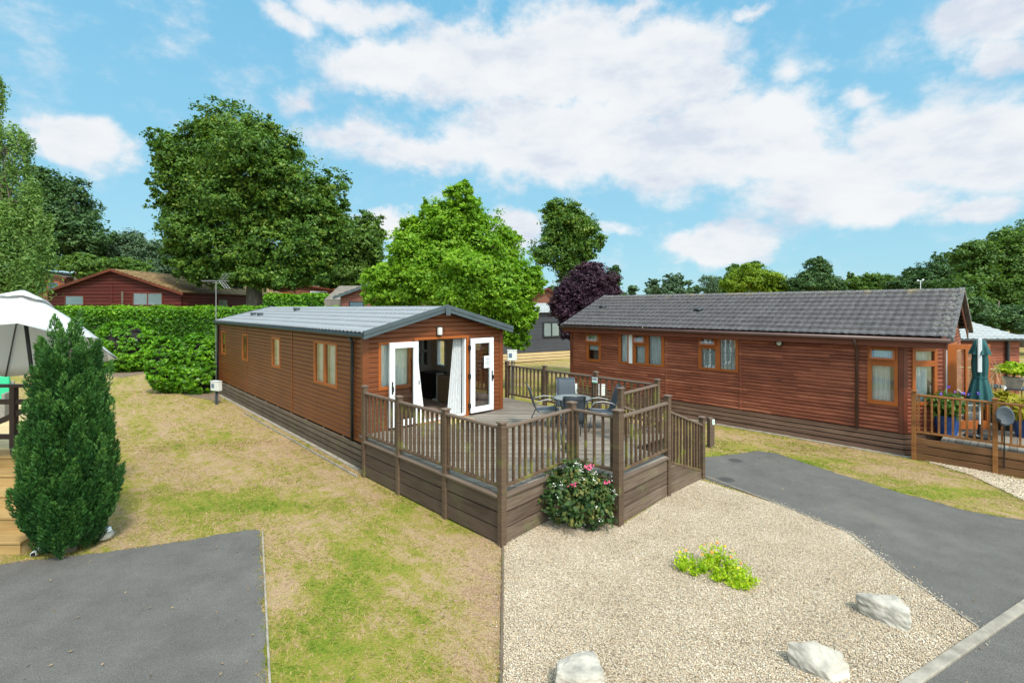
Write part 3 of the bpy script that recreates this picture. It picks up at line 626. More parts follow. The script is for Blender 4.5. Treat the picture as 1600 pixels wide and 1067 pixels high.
# roof
m_ = MT['roofm']
for nm, te, s0, s1 in (('roof', -.13, -CL_-.08, .28), ('roof', CW+.13, -CL_-.08, .28)):
    tile_roof(cab, nm, m_, s0, s1, te, 2.93, CW/2, 3.47, 6, .20, .030, .034, .02)
mb = MB(); mb.tube([(-CL_-.08, CW/2, 3.49), (.28, CW/2, 3.49)], .045, 8); mb.build('ridge_cap', MT['roofm'], cab)
for sx in (.28, -CL_-.08-.03):
    mb = MB()
    for y0, y1 in ((-.15, CW/2), (CW+.15, CW/2)):
        z0, z1 = 2.93, 3.50
        for (dx, h, zo) in ((.03, .17, 0), (.045, .09, .045)):
            v = [(sx, y0, z0-h/2+zo-.02), (sx+dx, y0, z0-h/2+zo-.02), (sx+dx, y0, z0+h/2+zo-.02), (sx, y0, z0+h/2+zo-.02)]
            v += [(x, y1, z-z0+z1) for x, y, z in v]
            mb.add(v, [(3,2,1,0),(4,5,6,7),(0,1,5,4),(1,2,6,5),(2,3,7,6),(3,0,4,7)])
    mb.build('bargeboard', MT['fascia'], cab)
mb = MB()
mb.add([(.325, CW/2-.09, 3.53), (.345, CW/2-.09, 3.53), (.345, CW/2+.09, 3.53), (.325, CW/2+.09, 3.53), (.325, CW/2-.06, 3.31), (.345, CW/2-.06, 3.31), (.345, CW/2+.06, 3.31), (.325, CW/2+.06, 3.31)],
       [(0,1,2,3),(7,6,5,4),(4,5,1,0),(5,6,2,1),(6,7,3,2),(7,4,0,3)])
mb.build('apex_cap', MT['fascia'], cab)
mb = MB()
for y0, y1 in ((-.13, CW/2), (CW+.13, CW/2)): mb.add([(.02, y0, 2.86), (.3, y0, 2.86), (.3, y1, 3.40), (.02, y1, 3.40)], [(0, 1, 2, 3)])
mb.box(-CL_, .28, -.13, 0, 2.86, 2.875); mb.build('soffit', MT['fascia'], cab)
mb = MB(); mb.tube([(-CL_-.1, -.16, 2.90), (.30, -.16, 2.90)], .052, 10); mb.box(-CL_, .28, -.135, -.12, 2.86, 2.95); mb.build('gutter', MT['gutter'], cab)
mb = MB(); mb.tube([(-.42, -.15, 2.88), (-.42, -.07, 2.75), (-.42, -.07, .58)], .036, 10); mb.build('downpipe', MT['gutter'], cab, smooth=True); mb = MB()
mb.tube([(-CL_+.03, -.15, 2.88), (-CL_+.03, -.07, 2.75), (-CL_+.03, -.07, .1)], .036, 10); mb.build('downpipe', MT['gutter'], cab, smooth=True)
for s, t in ((-10.6, .62), (-9.75, .62), (-8.05, 1.35)):
    mb = MB(); z = 3.0+(t+.13)/2.12*.54; mb.box(s-.13, s+.13, t-.04, t+.10, z-.02, z+.10); mb.box(s-.15, s+.15, t-.07, t+.13, z+.10, z+.115); mb.build('roof_vent', MT['fascia'], cab, bevel=.01)
mb = MB(); mb.box(-CL_+.6, .0, -.16, -.06, -.01, .018); mb.box(-CL_+5, .4, -.36, -.33, -.01, .04); struct(mb.build('concrete_base', MT['conc'])).location = (*FM.o, 0); bpy.data.objects['concrete_base'].rotation_euler = (0, 0, FM.rz)
# furniture seen through the doors
def inside(name, label, cat, s, t): return thing(name, (*FM.w(s, t), FZ), FM.rz, label, cat)
t_ = inside('refrigerator', 'black kitchen appliance standing inside the open cabin', 'appliance', -2.7, 3.6)
mb = MB(); mb.box(-.32, .30, -.28, .28, .02, .78); mb.build('body', MT['black'], t_, bevel=.01); mb = MB(); mb.box(-.32, .3, -.30, -.285, .06, .76); mb.build('door', MT['black'], t_, bevel=.005)
t_ = inside('panel_heater', 'tall narrow white heater beside the black appliance in the cabin', 'heater', -2.2, 3.5)
mb = MB(); mb.box(-.05, .05, -.12, .12, .06, .8); bo = mb.build('body', MT['pvc'], t_, bevel=.015)
mb = MB(); mb.box(-.14, .14, -.2, .2, 0, .05); mb.build('foot', MT['pvc'], t_, bevel=.01); mb = MB()
mb.box(.051, .053, -.07, .07, .2, .63)
mb.build('grille', MT['greymetal'], bo)
t_ = inside('kitchen_unit', 'low oak kitchen drawers behind the patterned curtain in the cabin', 'cabinet', -1.55, 3.62)
mb = MB(); mb.box(-.5, .6, -.3, .32, 0, .74); mb.build('carcass', MT['oak'], t_)
mb = MB(); mb.box(-.53, .63, -.33, .32, .74, .78); mb.build('worktop', MT['carpet'], t_, bevel=.005)
for i in range(4):
    mb = MB(); mb.box(-.49, .59, -.32, -.302, .04+i*.175, .2+i*.175); mb.build('drawer', MT['oak'], t_, bevel=.004)
# ------------------------------------------------------------------ railing helper
def railing(root, a, b, za, zb, top=1.0, bot=.12, nb=8, names=('top_rail', 'bottom_rail'), mr='rail', mbal='bal', lower=True, bw=.042):
    a, b = Vector((*a, za)), Vector((*b, zb)); up = Vector((0, 0, 1)); d = (b-a); dn = d.normalized(); off = dn*.05
    mb = MB(); mb.bar(a+up*(top-.02)+off*.0, b+up*(top-.02), .075, .045); tr_ = mb.build(names[0], MT[mr], root, bevel=.01)
    if lower: mb = MB(); mb.bar(a+up*bot, b+up*bot, .05, .045); mb.build(names[1], MT[mbal], root, bevel=.004)
    n = nb
    for i in range(n):
        f = (i+.75)/(n+.5); p = a+d*f+Vector((random.uniform(-.004, .004), random.uniform(-.004, .004), 0))
        mb = MB(); mb.bar(p+up*(bot+.024), p+up*(top-.043), bw, bw*.75, up=dn); mb.build('baluster', MT[mbal], root)
def post(root, p, z0, z1, w=.095, mat='post', cap='flat', name='post'):
    mb = MB(); mb.box(p[0]-w/2, p[0]+w/2, p[1]-w/2, p[1]+w/2, z0, z1); o = mb.build(name, MT[mat], root, bevel=.006)
    mb = MB(); c = w/2+.015
    if cap == 'flat': mb.box(p[0]-c, p[0]+c, p[1]-c, p[1]+c, z1, z1+.022); mb.add([(p[0]-c, p[1]-c, z1+.022), (p[0]+c, p[1]-c, z1+.022), (p[0]+c, p[1]+c, z1+.022), (p[0]-c, p[1]+c, z1+.022), (p[0], p[1], z1+.04)], [(0, 1, 4), (1, 2, 4), (2, 3, 4), (3, 0, 4)])
    if cap: mb.build('post_cap', MT['rail' if mat == 'post' else mat], o, bevel=.003)
    return o
def clip(poly, n, c):                                                # keep n.p <= c
    out = []
    for i in range(len(poly)):
        p, q = poly[i], poly[(i+1) % len(poly)]; dp = n[0]*p[0]+n[1]*p[1]-c; dq = n[0]*q[0]+n[1]*q[1]-c
        if dp <= 0: out.append(p)
        if dp*dq < 0: k = dp/(dp-dq); out.append((p[0]+(q[0]-p[0])*k, p[1]+(q[1]-p[1])*k))
    return out
def boards(mb, poly, nrm, w, gap, z0, z1):
    c = [nrm[0]*p[0]+nrm[1]*p[1] for p in poly]; k = min(c)
    while k < max(c):
        q = clip(clip(poly, nrm, k+w-gap), (-nrm[0], -nrm[1]), -k)
        if len(q) > 2: mb.prism(q, z0, z1, random.random())
        k += w
dk = thing('timber_deck', (*FM.o, 0), FM.rz, 'weathered brown timber deck with baluster railings in front of the open cabin', 'deck')
h = .7071; mb = MB()
boards(mb, [(.03, -.12), (4.52, -.05), (4.52, 5.2), (.03, 5.2)], (h, -h), .095, .009, FZ-.03, FZ)
boards(mb, [(-1.18, CW+.03), (.027, CW+.03), (.027, 5.2), (-1.18, 5.2)], (h, -h), .095, .009, FZ-.03, FZ)
boards(mb, [(4.525, 1.74), (5.30, 1.74), (5.30, 3.45), (4.525, 3.45)], (1, 0), .12, .01, FZ-.03, FZ)
mb.build('decking', MT['deckm'], dk, attr=True)
mb = MB(); mb.box(.05, 4.45, -.0, 5.1, FZ-.10, FZ-.035); mb.box(4.5, 5.24, 1.8, 3.4, FZ-.10, FZ-.035); mb.build('joists', MT['shadefill'], dk)
PA, PB, PC, PD, PE, PF, PG, PH = (4.62, -.08), (4.44, 1.70), (5.377, 1.74), (5.27, 3.45), (5.27, 4.8), (4.144, 3.578), (4.0, 5.22), (-1.16, 5.247)
P1 = (.47, -.2); sp = [FM.s_at(x, -.15) for x in (625, 695)]
P2, P3 = (sp[0], -.17), (sp[1], -.13)
for p, z1 in ((P1, 1.86), (P2, 1.82), (P3, 1.80), (PA, 1.80)): post(dk, p, 0, z1, .1)
for p, z1, w in ((PB, 1.84, .12), (PC, 1.84, .13), (PD, 1.85, .1), (PE, 1.25, .1), (PF, 1.84, .1), (PG, 1.84, .095), (PH, 1.84, .1)): post(dk, p, 0, z1, w)
gI, gJ = FM.s_at(851, 5.23), FM.s_at(931, 5.23)
for s in (gI, gJ): post(dk, (s, 5.235), 0, 1.84, .095)
for a, b, n in ((P1, P2, 8), (P2, P3, 10), (P3, PA, 11), (PA, PB, 12), (PB, PC, 5), (PC, PD, 11), (PF, PG, 9), (PH, (gI, 5.235), 10), ((gI, 5.235), (gJ, 5.235), 11), ((gJ, 5.235), PG, 9)):
    railing(dk, a, b, FZ, FZ, nb=n)
railing(dk, (5.27, 3.5), (5.27, 4.76), FZ-.15, FZ-.60, .98, .03, nb=10)
mb = MB(); mb.bar((4.2, 3.62, 1.47), (4.28, 4.85, 1.0), .07, .045); mb.build('handrail', MT['rail'], dk, bevel=.01)
post(dk, (4.3, 4.85), 0, 1.02, .08)
def side(a, b, mat, name='side_board', top=.70, n=3, o=.0, zb=.02):
    a, b = Vector((*a, 0)), Vector((*b, 0)); hh = (top-zb)/n
    mb = MB()
    for i in range(n):
        z = zb+hh*(i+.5); mb.bar(a+Vector((0, 0, z)), b+Vector((0, 0, z)), .03, hh-.020)
    mb.build(name, MT[mat], dk, bevel=.003)
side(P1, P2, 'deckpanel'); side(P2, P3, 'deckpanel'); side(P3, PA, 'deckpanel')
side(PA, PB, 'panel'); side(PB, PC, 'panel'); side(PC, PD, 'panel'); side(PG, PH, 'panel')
mb = MB()                                                            # stringer boards beside the steps
mb.add([(5.255, 3.5, 0), (5.255, 4.76, 0), (5.255, 4.76, .17), (5.255, 3.5, .62), (5.285, 3.5, 0), (5.285, 4.76, 0), (5.285, 4.76, .17), (5.285, 3.5, .62)], [(0,1,2,3),(7,6,5,4),(4,5,1,0),(5,6,2,1),(6,7,3,2),(7,4,0,3)])
mb.build('stringer', MT['panel'], dk)
mb = MB(); mb.bar((.47, -.19, .725), (4.57, -.1, .725), .13, .035); mb.bar((4.60, -.03, .725), (4.45, 1.64, .725), .13, .035); mb.bar((5.35, 1.8, .725), (5.27, 3.4, .725), .12, .035)
mb.bar((4.50, 1.72, .726), (5.31, 1.74, .726), .10, .035); mb.build('edge_board', MT['rail'], dk, bevel=.004)
mb = MB(); mb.box(.2, 4.5, .05, 5.1, 0.002, .6); mb.box(4.5, 5.2, 1.82, 3.4, .002, .6); mb.build('under_shade', MT['shadefill'], dk)
for i in range(3):
    z = .56-i*.19; y = 3.47+i*.42
    mb = MB(); mb.box(4.22, 5.24, y, y+.43, z-.03, z); mb.box(4.22, 5.24, y+.40, y+.42, z-.19, z-.035); mb.build('step', MT['rail'], dk, bevel=.004)
mb = MB(); mb.box(gJ-.085, gJ+.085, 5.18, 5.186, 1.58, 1.72); pl = mb.build('notice', MT['card'], dk)
mb = MB(); mb.box(gJ-.07, gJ+.07, 5.176, 5.179, 1.66, 1.70); mb.build('print', MT['ink'], pl); mb = MB(); mb.box(gJ-.08, gJ+.08, 5.176, 5.179, 1.585, 1.605); mb.build('print_band', MT['inkgreen'], pl)
mb = MB(); mb.box(.13, .55, 1.75, 2.65, FZ+.002, FZ+.02); tag(mb.build('door_mat', MT['newwood']), 'pale flat board laid on the deck as a doorstep', 'doorstep'); o = bpy.data.objects['door_mat']; o.location = (*FM.o, 0); o.rotation_euler = (0, 0, FM.rz)
# ------------------------------------------------------------------ table and chairs
t_ = thing('garden_table', (1.37, 11.18, FZ), 0, 'round glass topped garden table between the four dark chairs', 'table')
mb = MB(); mb.lathe([(.0, .70), (.425, .70), (.425, .708), (0, .708)], 40, cap=False); mb.build('table_top', MT['tabletop'], t_)
mb = MB(); mb.tube([(.43*math.cos(a), .43*math.sin(a), .70) for a in np.linspace(0, 2*math.pi, 41)], .014, 6); mb.build('rim', MT['chairmetal'], t_, smooth=True)
for a in (45, 135, 225, 315):
    c, s = math.cos(R(a)), math.sin(R(a)); mb = MB(); mb.tube([(.40*c, .40*s, .69), (.30*c, .30*s, .4), (.38*c, .38*s, 0)], .014, 8); mb.build('leg', MT['chairmetal'], t_, smooth=True)
def chair(x, y, rz, label):
    t_ = thing('garden_chair', (x, y, FZ), R(rz), label, 'chair', 'sling chairs round the garden table')
    pr = [(.27, .40), (.20, .415), (0, .395), (-.17, .385), (-.23, .41), (-.27, .50), (-.33, .70), (-.39, .90), (-.45, .98)]
    P = np.zeros((2, len(pr)*1, 3)); 
    gx = np.linspace(-.21, .21, 7); P = np.array([[(xx, yy, zz-.02*(1-(xx/.23)**2)) for yy, zz in pr] for xx in gx])
    o = grid_mesh('sling', P, MT['charcoal'], t_, smooth=True); so = o.modifiers.new('thick', 'SOLIDIFY'); so.thickness = .008
    mb = MB()
    for sx in (-.222, .222): mb.tube([(sx, yy, zz) for yy, zz in pr], .013, 8)
    for yy, zz in ((.27, .40), (-.45, .98), (-.2, .37)): mb.tube([(-.222, yy, zz), (.222, yy, zz)], .011, 8)
    mb.build('frame', MT['chairmetal'], t_, smooth=True)
    for sx in (-.245, .245):
        mb = MB(); mb.tube([(sx, .25, .40), (sx, .27, .55), (sx, .20, .64), (sx, 0, .66), (sx, -.2, .62), (sx, -.30, .56)], .012, 8); mb.build('armrest', MT['silver'], t_, smooth=True)
        mb = MB(); mb.tube([(sx, .25, .40), (sx*1.02, .33, 0)], .012, 8); mb.build('leg', MT['chairmetal'], t_, smooth=True)
        mb = MB(); mb.tube([(sx, -.18, .39), (sx*1.02, -.36, 0)], .012, 8); mb.build('leg', MT['chairmetal'], t_, smooth=True)
    return t_
chair(.78, 11.45, -85, 'dark sling chair on the cabin side of the glass table facing right')
chair(1.32, 12.0, 176, 'dark sling chair behind the glass table facing the camera')
chair(2.02, 11.2, 92, 'dark sling chair right of the glass table facing left')
chair(1.23, 10.25, 2, 'dark sling chair with its back turned in front of the glass table')
t_ = thing('parasol_base', (1.1, 9.45, FZ), 0, 'small dark green box on the deck behind the corner post', 'box')
mb = MB(); mb.box(-.13, .13, -.1, .1, 0, .14); mb.build('body', MT['black'], t_, bevel=.02); mb = MB(); mb.box(-.14, .14, -.11, .11, .0, .05); mb.build('tray', simple('dark_green_plastic', (.01,.06,.04)), t_, bevel=.01)
# ================================================================== THE LONG LODGE ON THE RIGHT
ld_ = thing('timber_lodge', (*FL.o, 0), FL.rz, 'long red brown log clad lodge with dark wavy tiled roof on the right', 'lodge')
LL, LW = 10.1, 5.07; CH = .615
wz = {1: (917.2, 939.7, 1.52, 2.58), 2: (967.3, 1038.7, 1.545, 2.62), 3: (1092, 1154.5, 1.60, 2.60), 4: (1355.7, 1403.5, 1.15, 2.57)}
lwz = {k: (FL.s_at(a), FL.s_at(b), c, d) for k, (a, b, c, d) in wz.items()}
mb = MB(); Z0, Z1 = .516, 2.66
wall(mb, (-LL, 0), (1, 0), (0, -1), LL, Z0, Z1, .093, [(LL+a, LL+b, c, d) for a, b, c, d in lwz.values()], prof='log', out=.032)
q5 = (.16, .74, 1.19, 2.55); dg = Vector((h, h)); ng = Vector((h, -h))
wall(mb, (0, 0), dg, ng, CH/h, Z0, Z1, .093, [q5], prof='log', out=.032)
RZ = 3.93; ll = lambda z: (0, LW) if z <= Z1 else (max(0, (z-Z1)/(RZ-Z1)*LW/2), LW-max(0, (z-Z1)/(RZ-Z1)*LW/2))
wall(mb, (CH, CH), (0, 1), (1, 0), LW-CH, Z0, Z1, .093, [(.25, 3.2, FZ-.2, 2.5)], prof='log', out=.032)
wall(mb, (CH, 0), (0, 1), (1, 0), LW, Z1, RZ, .093, (), lim=ll, prof='log', out=.032)
wall(mb, (-LL, 0), (0, 1), (-1, 0), LW, Z0, RZ, .093, (), lim=ll, prof='log', out=.032)
wall(mb, (-LL, LW), (1, 0), (0, 1), LL+CH, Z0, Z1, .093, (), prof='log', out=.032)
mb.build('wall', MT['lodgelog'], ld_)
for x, w in ((1154.6, .03), (1039.5, .03)): s = FL.s_at(x)+.06; mb = MB(); mb.box(s-w, s+w, -.046, -.001, Z0, 2.5); mb.build('panel_joint', MT['lodgelog'], ld_, bevel=.003)
mb = MB(); mb.box(-LL-.04, -LL+.08, -.055, .05, .3, 2.66); mb.build('corner_trim', MT['darktrim'], ld_, bevel=.004); mb = MB(); mb.box(-.10, -.005, -.05, 0, Z0, 2.62)
mb.prism([(0, -.045), (.07, .01), (.04, .04), (-.02, -.001)], Z0, 2.66); mb.build('corner_trim', MT['darktrim'], ld_, bevel=.004); mb = MB(); mb.prism([(CH-.09, CH-.11), (CH+.03, CH+.01), (CH-.0, CH+.05), (CH-.11, CH-.07)], Z0, 2.66)
mb.box(CH+.0, CH+.04, CH+.06, CH+.2, Z0, 2.66); mb.build('corner_trim', MT['darktrim'], ld_, bevel=.004)
wf = dict(frame='trim', fw=.06, proud=.05)
def lwin(k, panes, **kw):
    a, b, c, d = lwz[k]; return window(ld_, (a, 0), (1, 0), (0, -1), b-a, c, d, panes, **wf, **kw)
lwin(1, [(.14, .86, .07, .56), (.14, .86, .68, .93)], vents=(1,), fill='roller')
w2 = lwin(2, [(.05, .21, .06, .94), (.39, .60, .06, .60), (.39, .60, .70, .94), (.67, .94, .06, .94)], vents=(2,), fill='net', covers=[(.02, .25), (.36, .64), (.66, .96)], seed=31)
a, b, c, d = lwz[2]; w_ = b-a; mb = MB(); mb.box(a+.245*w_, a+.325*w_, -.06, -.052, c+.03, d-.03); mb.build('white_panel', MT['pvc'], w2)
lwin(3, [(.08, .44, .06, .64), (.08, .44, .76, .94), (.55, .93, .06, .94)], vents=(1,), fill='blind')
lwin(4, [(.15, .87, .07, .66), (.15, .87, .78, .94)], vents=(1,), fill='curtain', covers=[(.1, .72)], seed=40)
window(ld_, dg*q5[0], dg, ng, q5[1]-q5[0], q5[2], q5[3], [(.14, .88, .06, .68), (.14, .88, .78, .94)], fill='curtain', covers=[(.12, .8)], **wf, seed=44)
mb = MB()
for a0, a1 in ((CH+.25, CH+.37), (CH+1.7, CH+1.85), (CH+3.1, CH+3.2)): mb.box(CH-.02, CH+.04, a0, a1, .56, 2.5)
mb.box(CH-.02, CH+.04, CH+.25, CH+3.2, 2.42, 2.55); fo = mb.build('patio_frame', MT['trim'], ld_, bevel=.004)
mb = MB(); mb.box(CH, CH+.01, CH+.37, CH+3.1, .56, 2.42); mb.build('pane', MT['glass'], fo)
mb = MB(); mb.box(CH-.5, CH-.49, CH+.1, CH+3.4, .5, 2.6); mb.build('room_shade', MT['inwall'], fo)
# open patio door leaf, swung out towards the right
hx, hy = CH+.05, CH+.30; e = Vector((h, h)); pn = Vector((h, -h))
mb = MB(); cells(mb, lambda a, o, z: (hx+e.x*a+pn.x*o, hy+e.y*a+pn.y*o, z), 1.0, .60, 2.62, [(.22, .42, .80, 2.50), (.47, .92, .80, 2.50)], 0, .05)
pdo = mb.build('patio_door', MT['trim'], ld_, bevel=.005); mb = MB(); mb.add([(hx+e.x*a, hy+e.y*a, z) for a, z in ((.22, .80), (.92, .80), (.92, 2.50), (.22, 2.50))], [(0, 1, 2, 3)]); mb.build('pane', MT['glass'], pdo)
mb = MB(); mb.tube([(CH+.07, CH+.24, .7), (CH+.07, CH+.24, 2.5)], .012, 6); mb.build('door_edge', MT['pvc'], pdo)
mb = MB()
for i in range(4): mb.box(-LL, -.0, -.06, -.035, .03+i*.125, .128+i*.125); mb.prism([(0, -.05), (CH+.03, CH-.03), (CH, CH), (-.0, -.02)], .03+i*.125, .128+i*.125)
mb.build('skirting', MT['skirt2'], ld_); mb = MB(); mb.prism([(-LL+.05, .08), (0, .08), (CH-.05, CH+.03), (CH-.05, LW-.03), (-LL+.05, LW-.03)], 0, .52); mb.build('dark_backing', MT['shadefill'], ld_)  # dark block added so the gaps between skirting boards read as shade
tile_roof(ld_, 'roof', MT['tiles'], -10.32, .86, -.30, 2.80, LW/2, 3.96, 10, .185, .016, .065, .02)
tile_roof(ld_, 'roof', MT['tiles'], -10.32, .86, LW+.30, 2.80, LW/2, 3.96, 10, .185, .016, .065, .02)
mb = MB()
for i in range(28):
    x = -10.34+i*.4; mb.add([(x, LW/2-.13, 3.955), (x, LW/2-.07, 4.0), (x, LW/2+.07, 4.0), (x, LW/2+.13, 3.955), (x+.408, LW/2-.13, 3.962), (x+.408, LW/2-.07, 4.008), (x+.408, LW/2+.07, 4.008), (x+.408, LW/2+.13, 3.962)],
           [(0, 4, 5, 1), (1, 5, 6, 2), (2, 6, 7, 3), (7, 6, 5, 4), (0, 1, 2, 3)])
mb.build('ridge_tiles', MT['tiles'], ld_)
for x0, x1 in ((.80, .90), (-10.40, -10.30)):
    mb = MB()
    for y0, y1 in ((-.32, LW/2), (LW+.32, LW/2)):
        v = [(x0, y0, 2.74), (x1, y0, 2.74), (x1, y0, 2.845), (x0, y0, 2.845)]; v += [(x, y1, z+1.18) for x, y, z in v]
        mb.add(v, [(3,2,1,0),(4,5,6,7),(0,1,5,4),(1,2,6,5),(2,3,7,6),(3,0,4,7)])
    mb.build('verge', MT['tiles'], ld_)
mb = MB()
for y0, y1 in ((-.30, LW/2), (LW+.30, LW/2)):
    v = [(.77, y0, 2.56), (.795, y0, 2.56), (.795, y0, 2.76), (.77, y0, 2.76)]; v += [(x, y1, z+1.18) for x, y, z in v]
    mb.add(v, [(3,2,1,0),(4,5,6,7),(0,1,5,4),(1,2,6,5),(2,3,7,6),(3,0,4,7)])
mb.box(-10.3, .80, -.27, -.245, 2.60, 2.74); mb.box(-10.3, .79, -.27, 0, 2.58, 2.60); mb.build('fascia_board', MT['darktrim'], ld_)
mb = MB(); mb.tube([(-10.35, -.335, 2.765), (.86, -.335, 2.765)], .055, 10); mb.build('gutter', MT['brgutter'], ld_, smooth=True)
s = FL.s_at(1340); mb = MB(); mb.tube([(s, -.33, 2.72), (s, -.28, 2.60), (s, -.075, 2.5), (s, -.075, .5)], .036, 10); mb.build('downpipe', MT['brgutter'], ld_, smooth=True)
for px, f in ((1086, .47), (930, .56)):
    s = FL.s_at(px, .8) ; t = -.3+f*2.83; z = 2.80+f*1.16
    mb = MB(); mb.lathe([(.0, .02), (.16, .02), (.13, .09), (.05, .12), (0, .12)], 14, (s, t, z+.03)); mb.build('roof_vent', MT['gutter'], ld_, smooth=True)
s = FL.s_at(1218.6); mb = MB(); mb.lathe([(0, 0), (.10, 0), (.10, .03), (.075, .05)], 18); lo = mb.build('bulkhead_light', MT['black'], ld_); lo.rotation_euler = (R(90), 0, 0); lo.location = (s, -.03, 2.52)
mb = MB(); mb.lathe([(.07, .03), (.06, .07), (.03, .09), (0, .092)], 14); mb.build('lamp_cover', MT['meter'], lo, smooth=True)
t_ = thing('weather_sensor', (*FL.w(FL.s_at(1438, 2.5), 2.53), 4.0), 0, 'tiny white cup wind sensor on the lodge ridge', 'wind sensor')
mb = MB(); mb.tube([(0, 0, 0), (0, 0, .22)], .008, 6); mb.build('mast', MT['pvc'], t_); mb = MB(); mb.tube([(-.06, 0, .22), (.06, 0, .22)], .006, 6); mb.lathe([(0, -.03), (.03, 0), (0, .03)], 8, (-.07, 0, .23)); mb.lathe([(0, -.03), (.03, 0), (0, .03)], 8, (.07, 0, .25)); mb.build('cup', MT['pvc'], t_)
mb = MB(); mb.box(-LL-.1, .15, -.19, -.06, -.01, .02); o = struct(mb.build('concrete_strip', MT['conc'])); o.location = (*FL.o, 0); o.rotation_euler = (0, 0, FL.rz)
# right hand deck with amber railings
DZ = .53
rd = thing('lodge_deck', (*FL.o, 0), FL.rz, 'amber stained timber deck with rails at the near end of the long lodge', 'deck')
mb = MB(); boards(mb, [(CH+.06, -.15), (8, -.15), (8, 7.5), (CH+.06, 7.5)], (1, 0), .12, .008, DZ-.03, DZ); mb.build('decking', MT['deckm'], rd, attr=True)
ss_ = [FL.s_at(x, -.2) for x in (1428, 1555)]+[3.1, 4.7]
for i, s in enumerate(ss_): post(rd, (s, -.2), 0, 1.56, .085, 'ambwood', cap='flat')
for i in range(3): railing(rd, (ss_[i], -.2), (ss_[i+1], -.2), DZ, DZ, .98, .12, nb=11 if i < 2 else 9, mr='ambwood', mbal='ambwood', bw=.048)
mb = MB()
for i in range(3): mb.box(ss_[0], ss_[-1], -.22, -.19, .0+i*.175, .155+i*.175)
mb.build('side_board', MT['ambdark'], rd, bevel=.004)
fa, fb = (1.2, 8.0), (6, 8.0)
# amber fence between the plots behind the deck
fn = thing('boundary_railing', (*FL.o, 0), FL.rz, 'honey coloured railing along the far side behind the teal parasol', 'railing')
for i, s in enumerate((-1.4, .3, 2.0, 3.7)):
    post(fn, (s, 7.6), 0, 1.62, .09, 'ambwood')
    if i < 3: railing(fn, (s, 7.6), (s+1.7, 7.6), DZ, DZ, .98, .12, nb=11, mr='newwood', mbal='ambwood', bw=.045)
# ================================================================== FOLIAGE
LM = {
 'dark': leafmat('dark_oak_leaves', [(0.027,0.068,0.012), (0.058,0.127,0.017), (0.102,0.194,0.023), (0.222,0.264,0.037)], .3),
 'deep': leafmat('blue_green_leaves', [(0.025,0.061,0.022), (0.046,0.099,0.030), (0.074,0.144,0.042), (0.132,0.200,0.058)], .25),
 'mid': leafmat('mid_green_leaves', [(0.030,0.074,0.014), (0.067,0.135,0.022), (0.119,0.209,0.032), (0.193,0.284,0.047)], .35),
 'birch': leafmat('birch_leaves', [(0.056,0.114,0.030), (0.110,0.199,0.048), (0.170,0.285,0.067), (0.249,0.361,0.095)], .4),
 'lime': leafmat('bright_green_leaves', [(.06,.14,.008), (.125,.26,.012), (.21,.37,.02), (.34,.50,.05)], .45),
 'purple': leafmat('purple_leaves', [(0.014,0.007,0.014), (0.038,0.016,0.030), (0.074,0.030,0.051), (0.135,0.068,0.095)], .25),
 'laurel': leafmat('laurel_leaves', [(.025,.085,.005), (.065,.185,.008), (.13,.30,.012), (.25,.46,.026)], .35, .35),
 'hedge': leafmat('hedge_leaves', [(.02,.06,.004), (.048,.14,.006), (.10,.25,.010), (.22,.42,.022)], .35, patch=.5),
 'cypress': leafmat('cypress_sprays', [(.012,.050,.014), (.026,.088,.020), (.055,.15,.030), (.12,.235,.05)], .2, patch=1.5),
 'yellow': leafmat('yellow_green_leaves', [(.07,.13,.010), (.14,.22,.015), (.22,.32,.02), (.36,.42,.04)], .4),
 'ochre': leafmat('ochre_grass', [(.16,.15,.012), (.28,.25,.018), (.42,.37,.03), (.55,.50,.06)], .4),
 'far': leafmat('far_leaves', [(0.041,0.081,0.041), (0.068,0.121,0.061), (0.101,0.162,0.081), (0.135,0.203,0.095)], .3),
 'hydra': leafmat('hydrangea_leaves', [(0.012,0.036,0.013), (0.031,0.072,0.018), (0.078,0.111,0.026), (0.218,0.156,0.039)], .2, patch=6),
 'mari': leafmat('marigold_leaves', [(0.114,0.242,0.011), (0.253,0.407,0.013), (0.430,0.550,0.022), (0.632,0.638,0.055)], .4, patch=4),
}
def leaf_quads(C, size, r, up=.55, elong=1.6, dirs=None):
    """rhombic leaves at centres C"""
    n = len(C); N = r.normal(0, 1, (n, 3)); N[:, 2] = np.abs(N[:, 2])*(.6+up); 
    if dirs is not None: N += dirs*1.1
    N /= np.linalg.norm(N, axis=1)[:, None]+1e-9
    T = r.normal(0, 1, (n, 3)); T -= (T*N).sum(1)[:, None]*N; T /= np.linalg.norm(T, axis=1)[:, None]+1e-9
    B = np.cross(N, T); s = (size*r.uniform(.55, 1.3, n))[:, None]
    V = np.stack([C-T*s*elong/2, C+B*s/2, C+T*s*elong/2, C-B*s/2], 1)
    return V
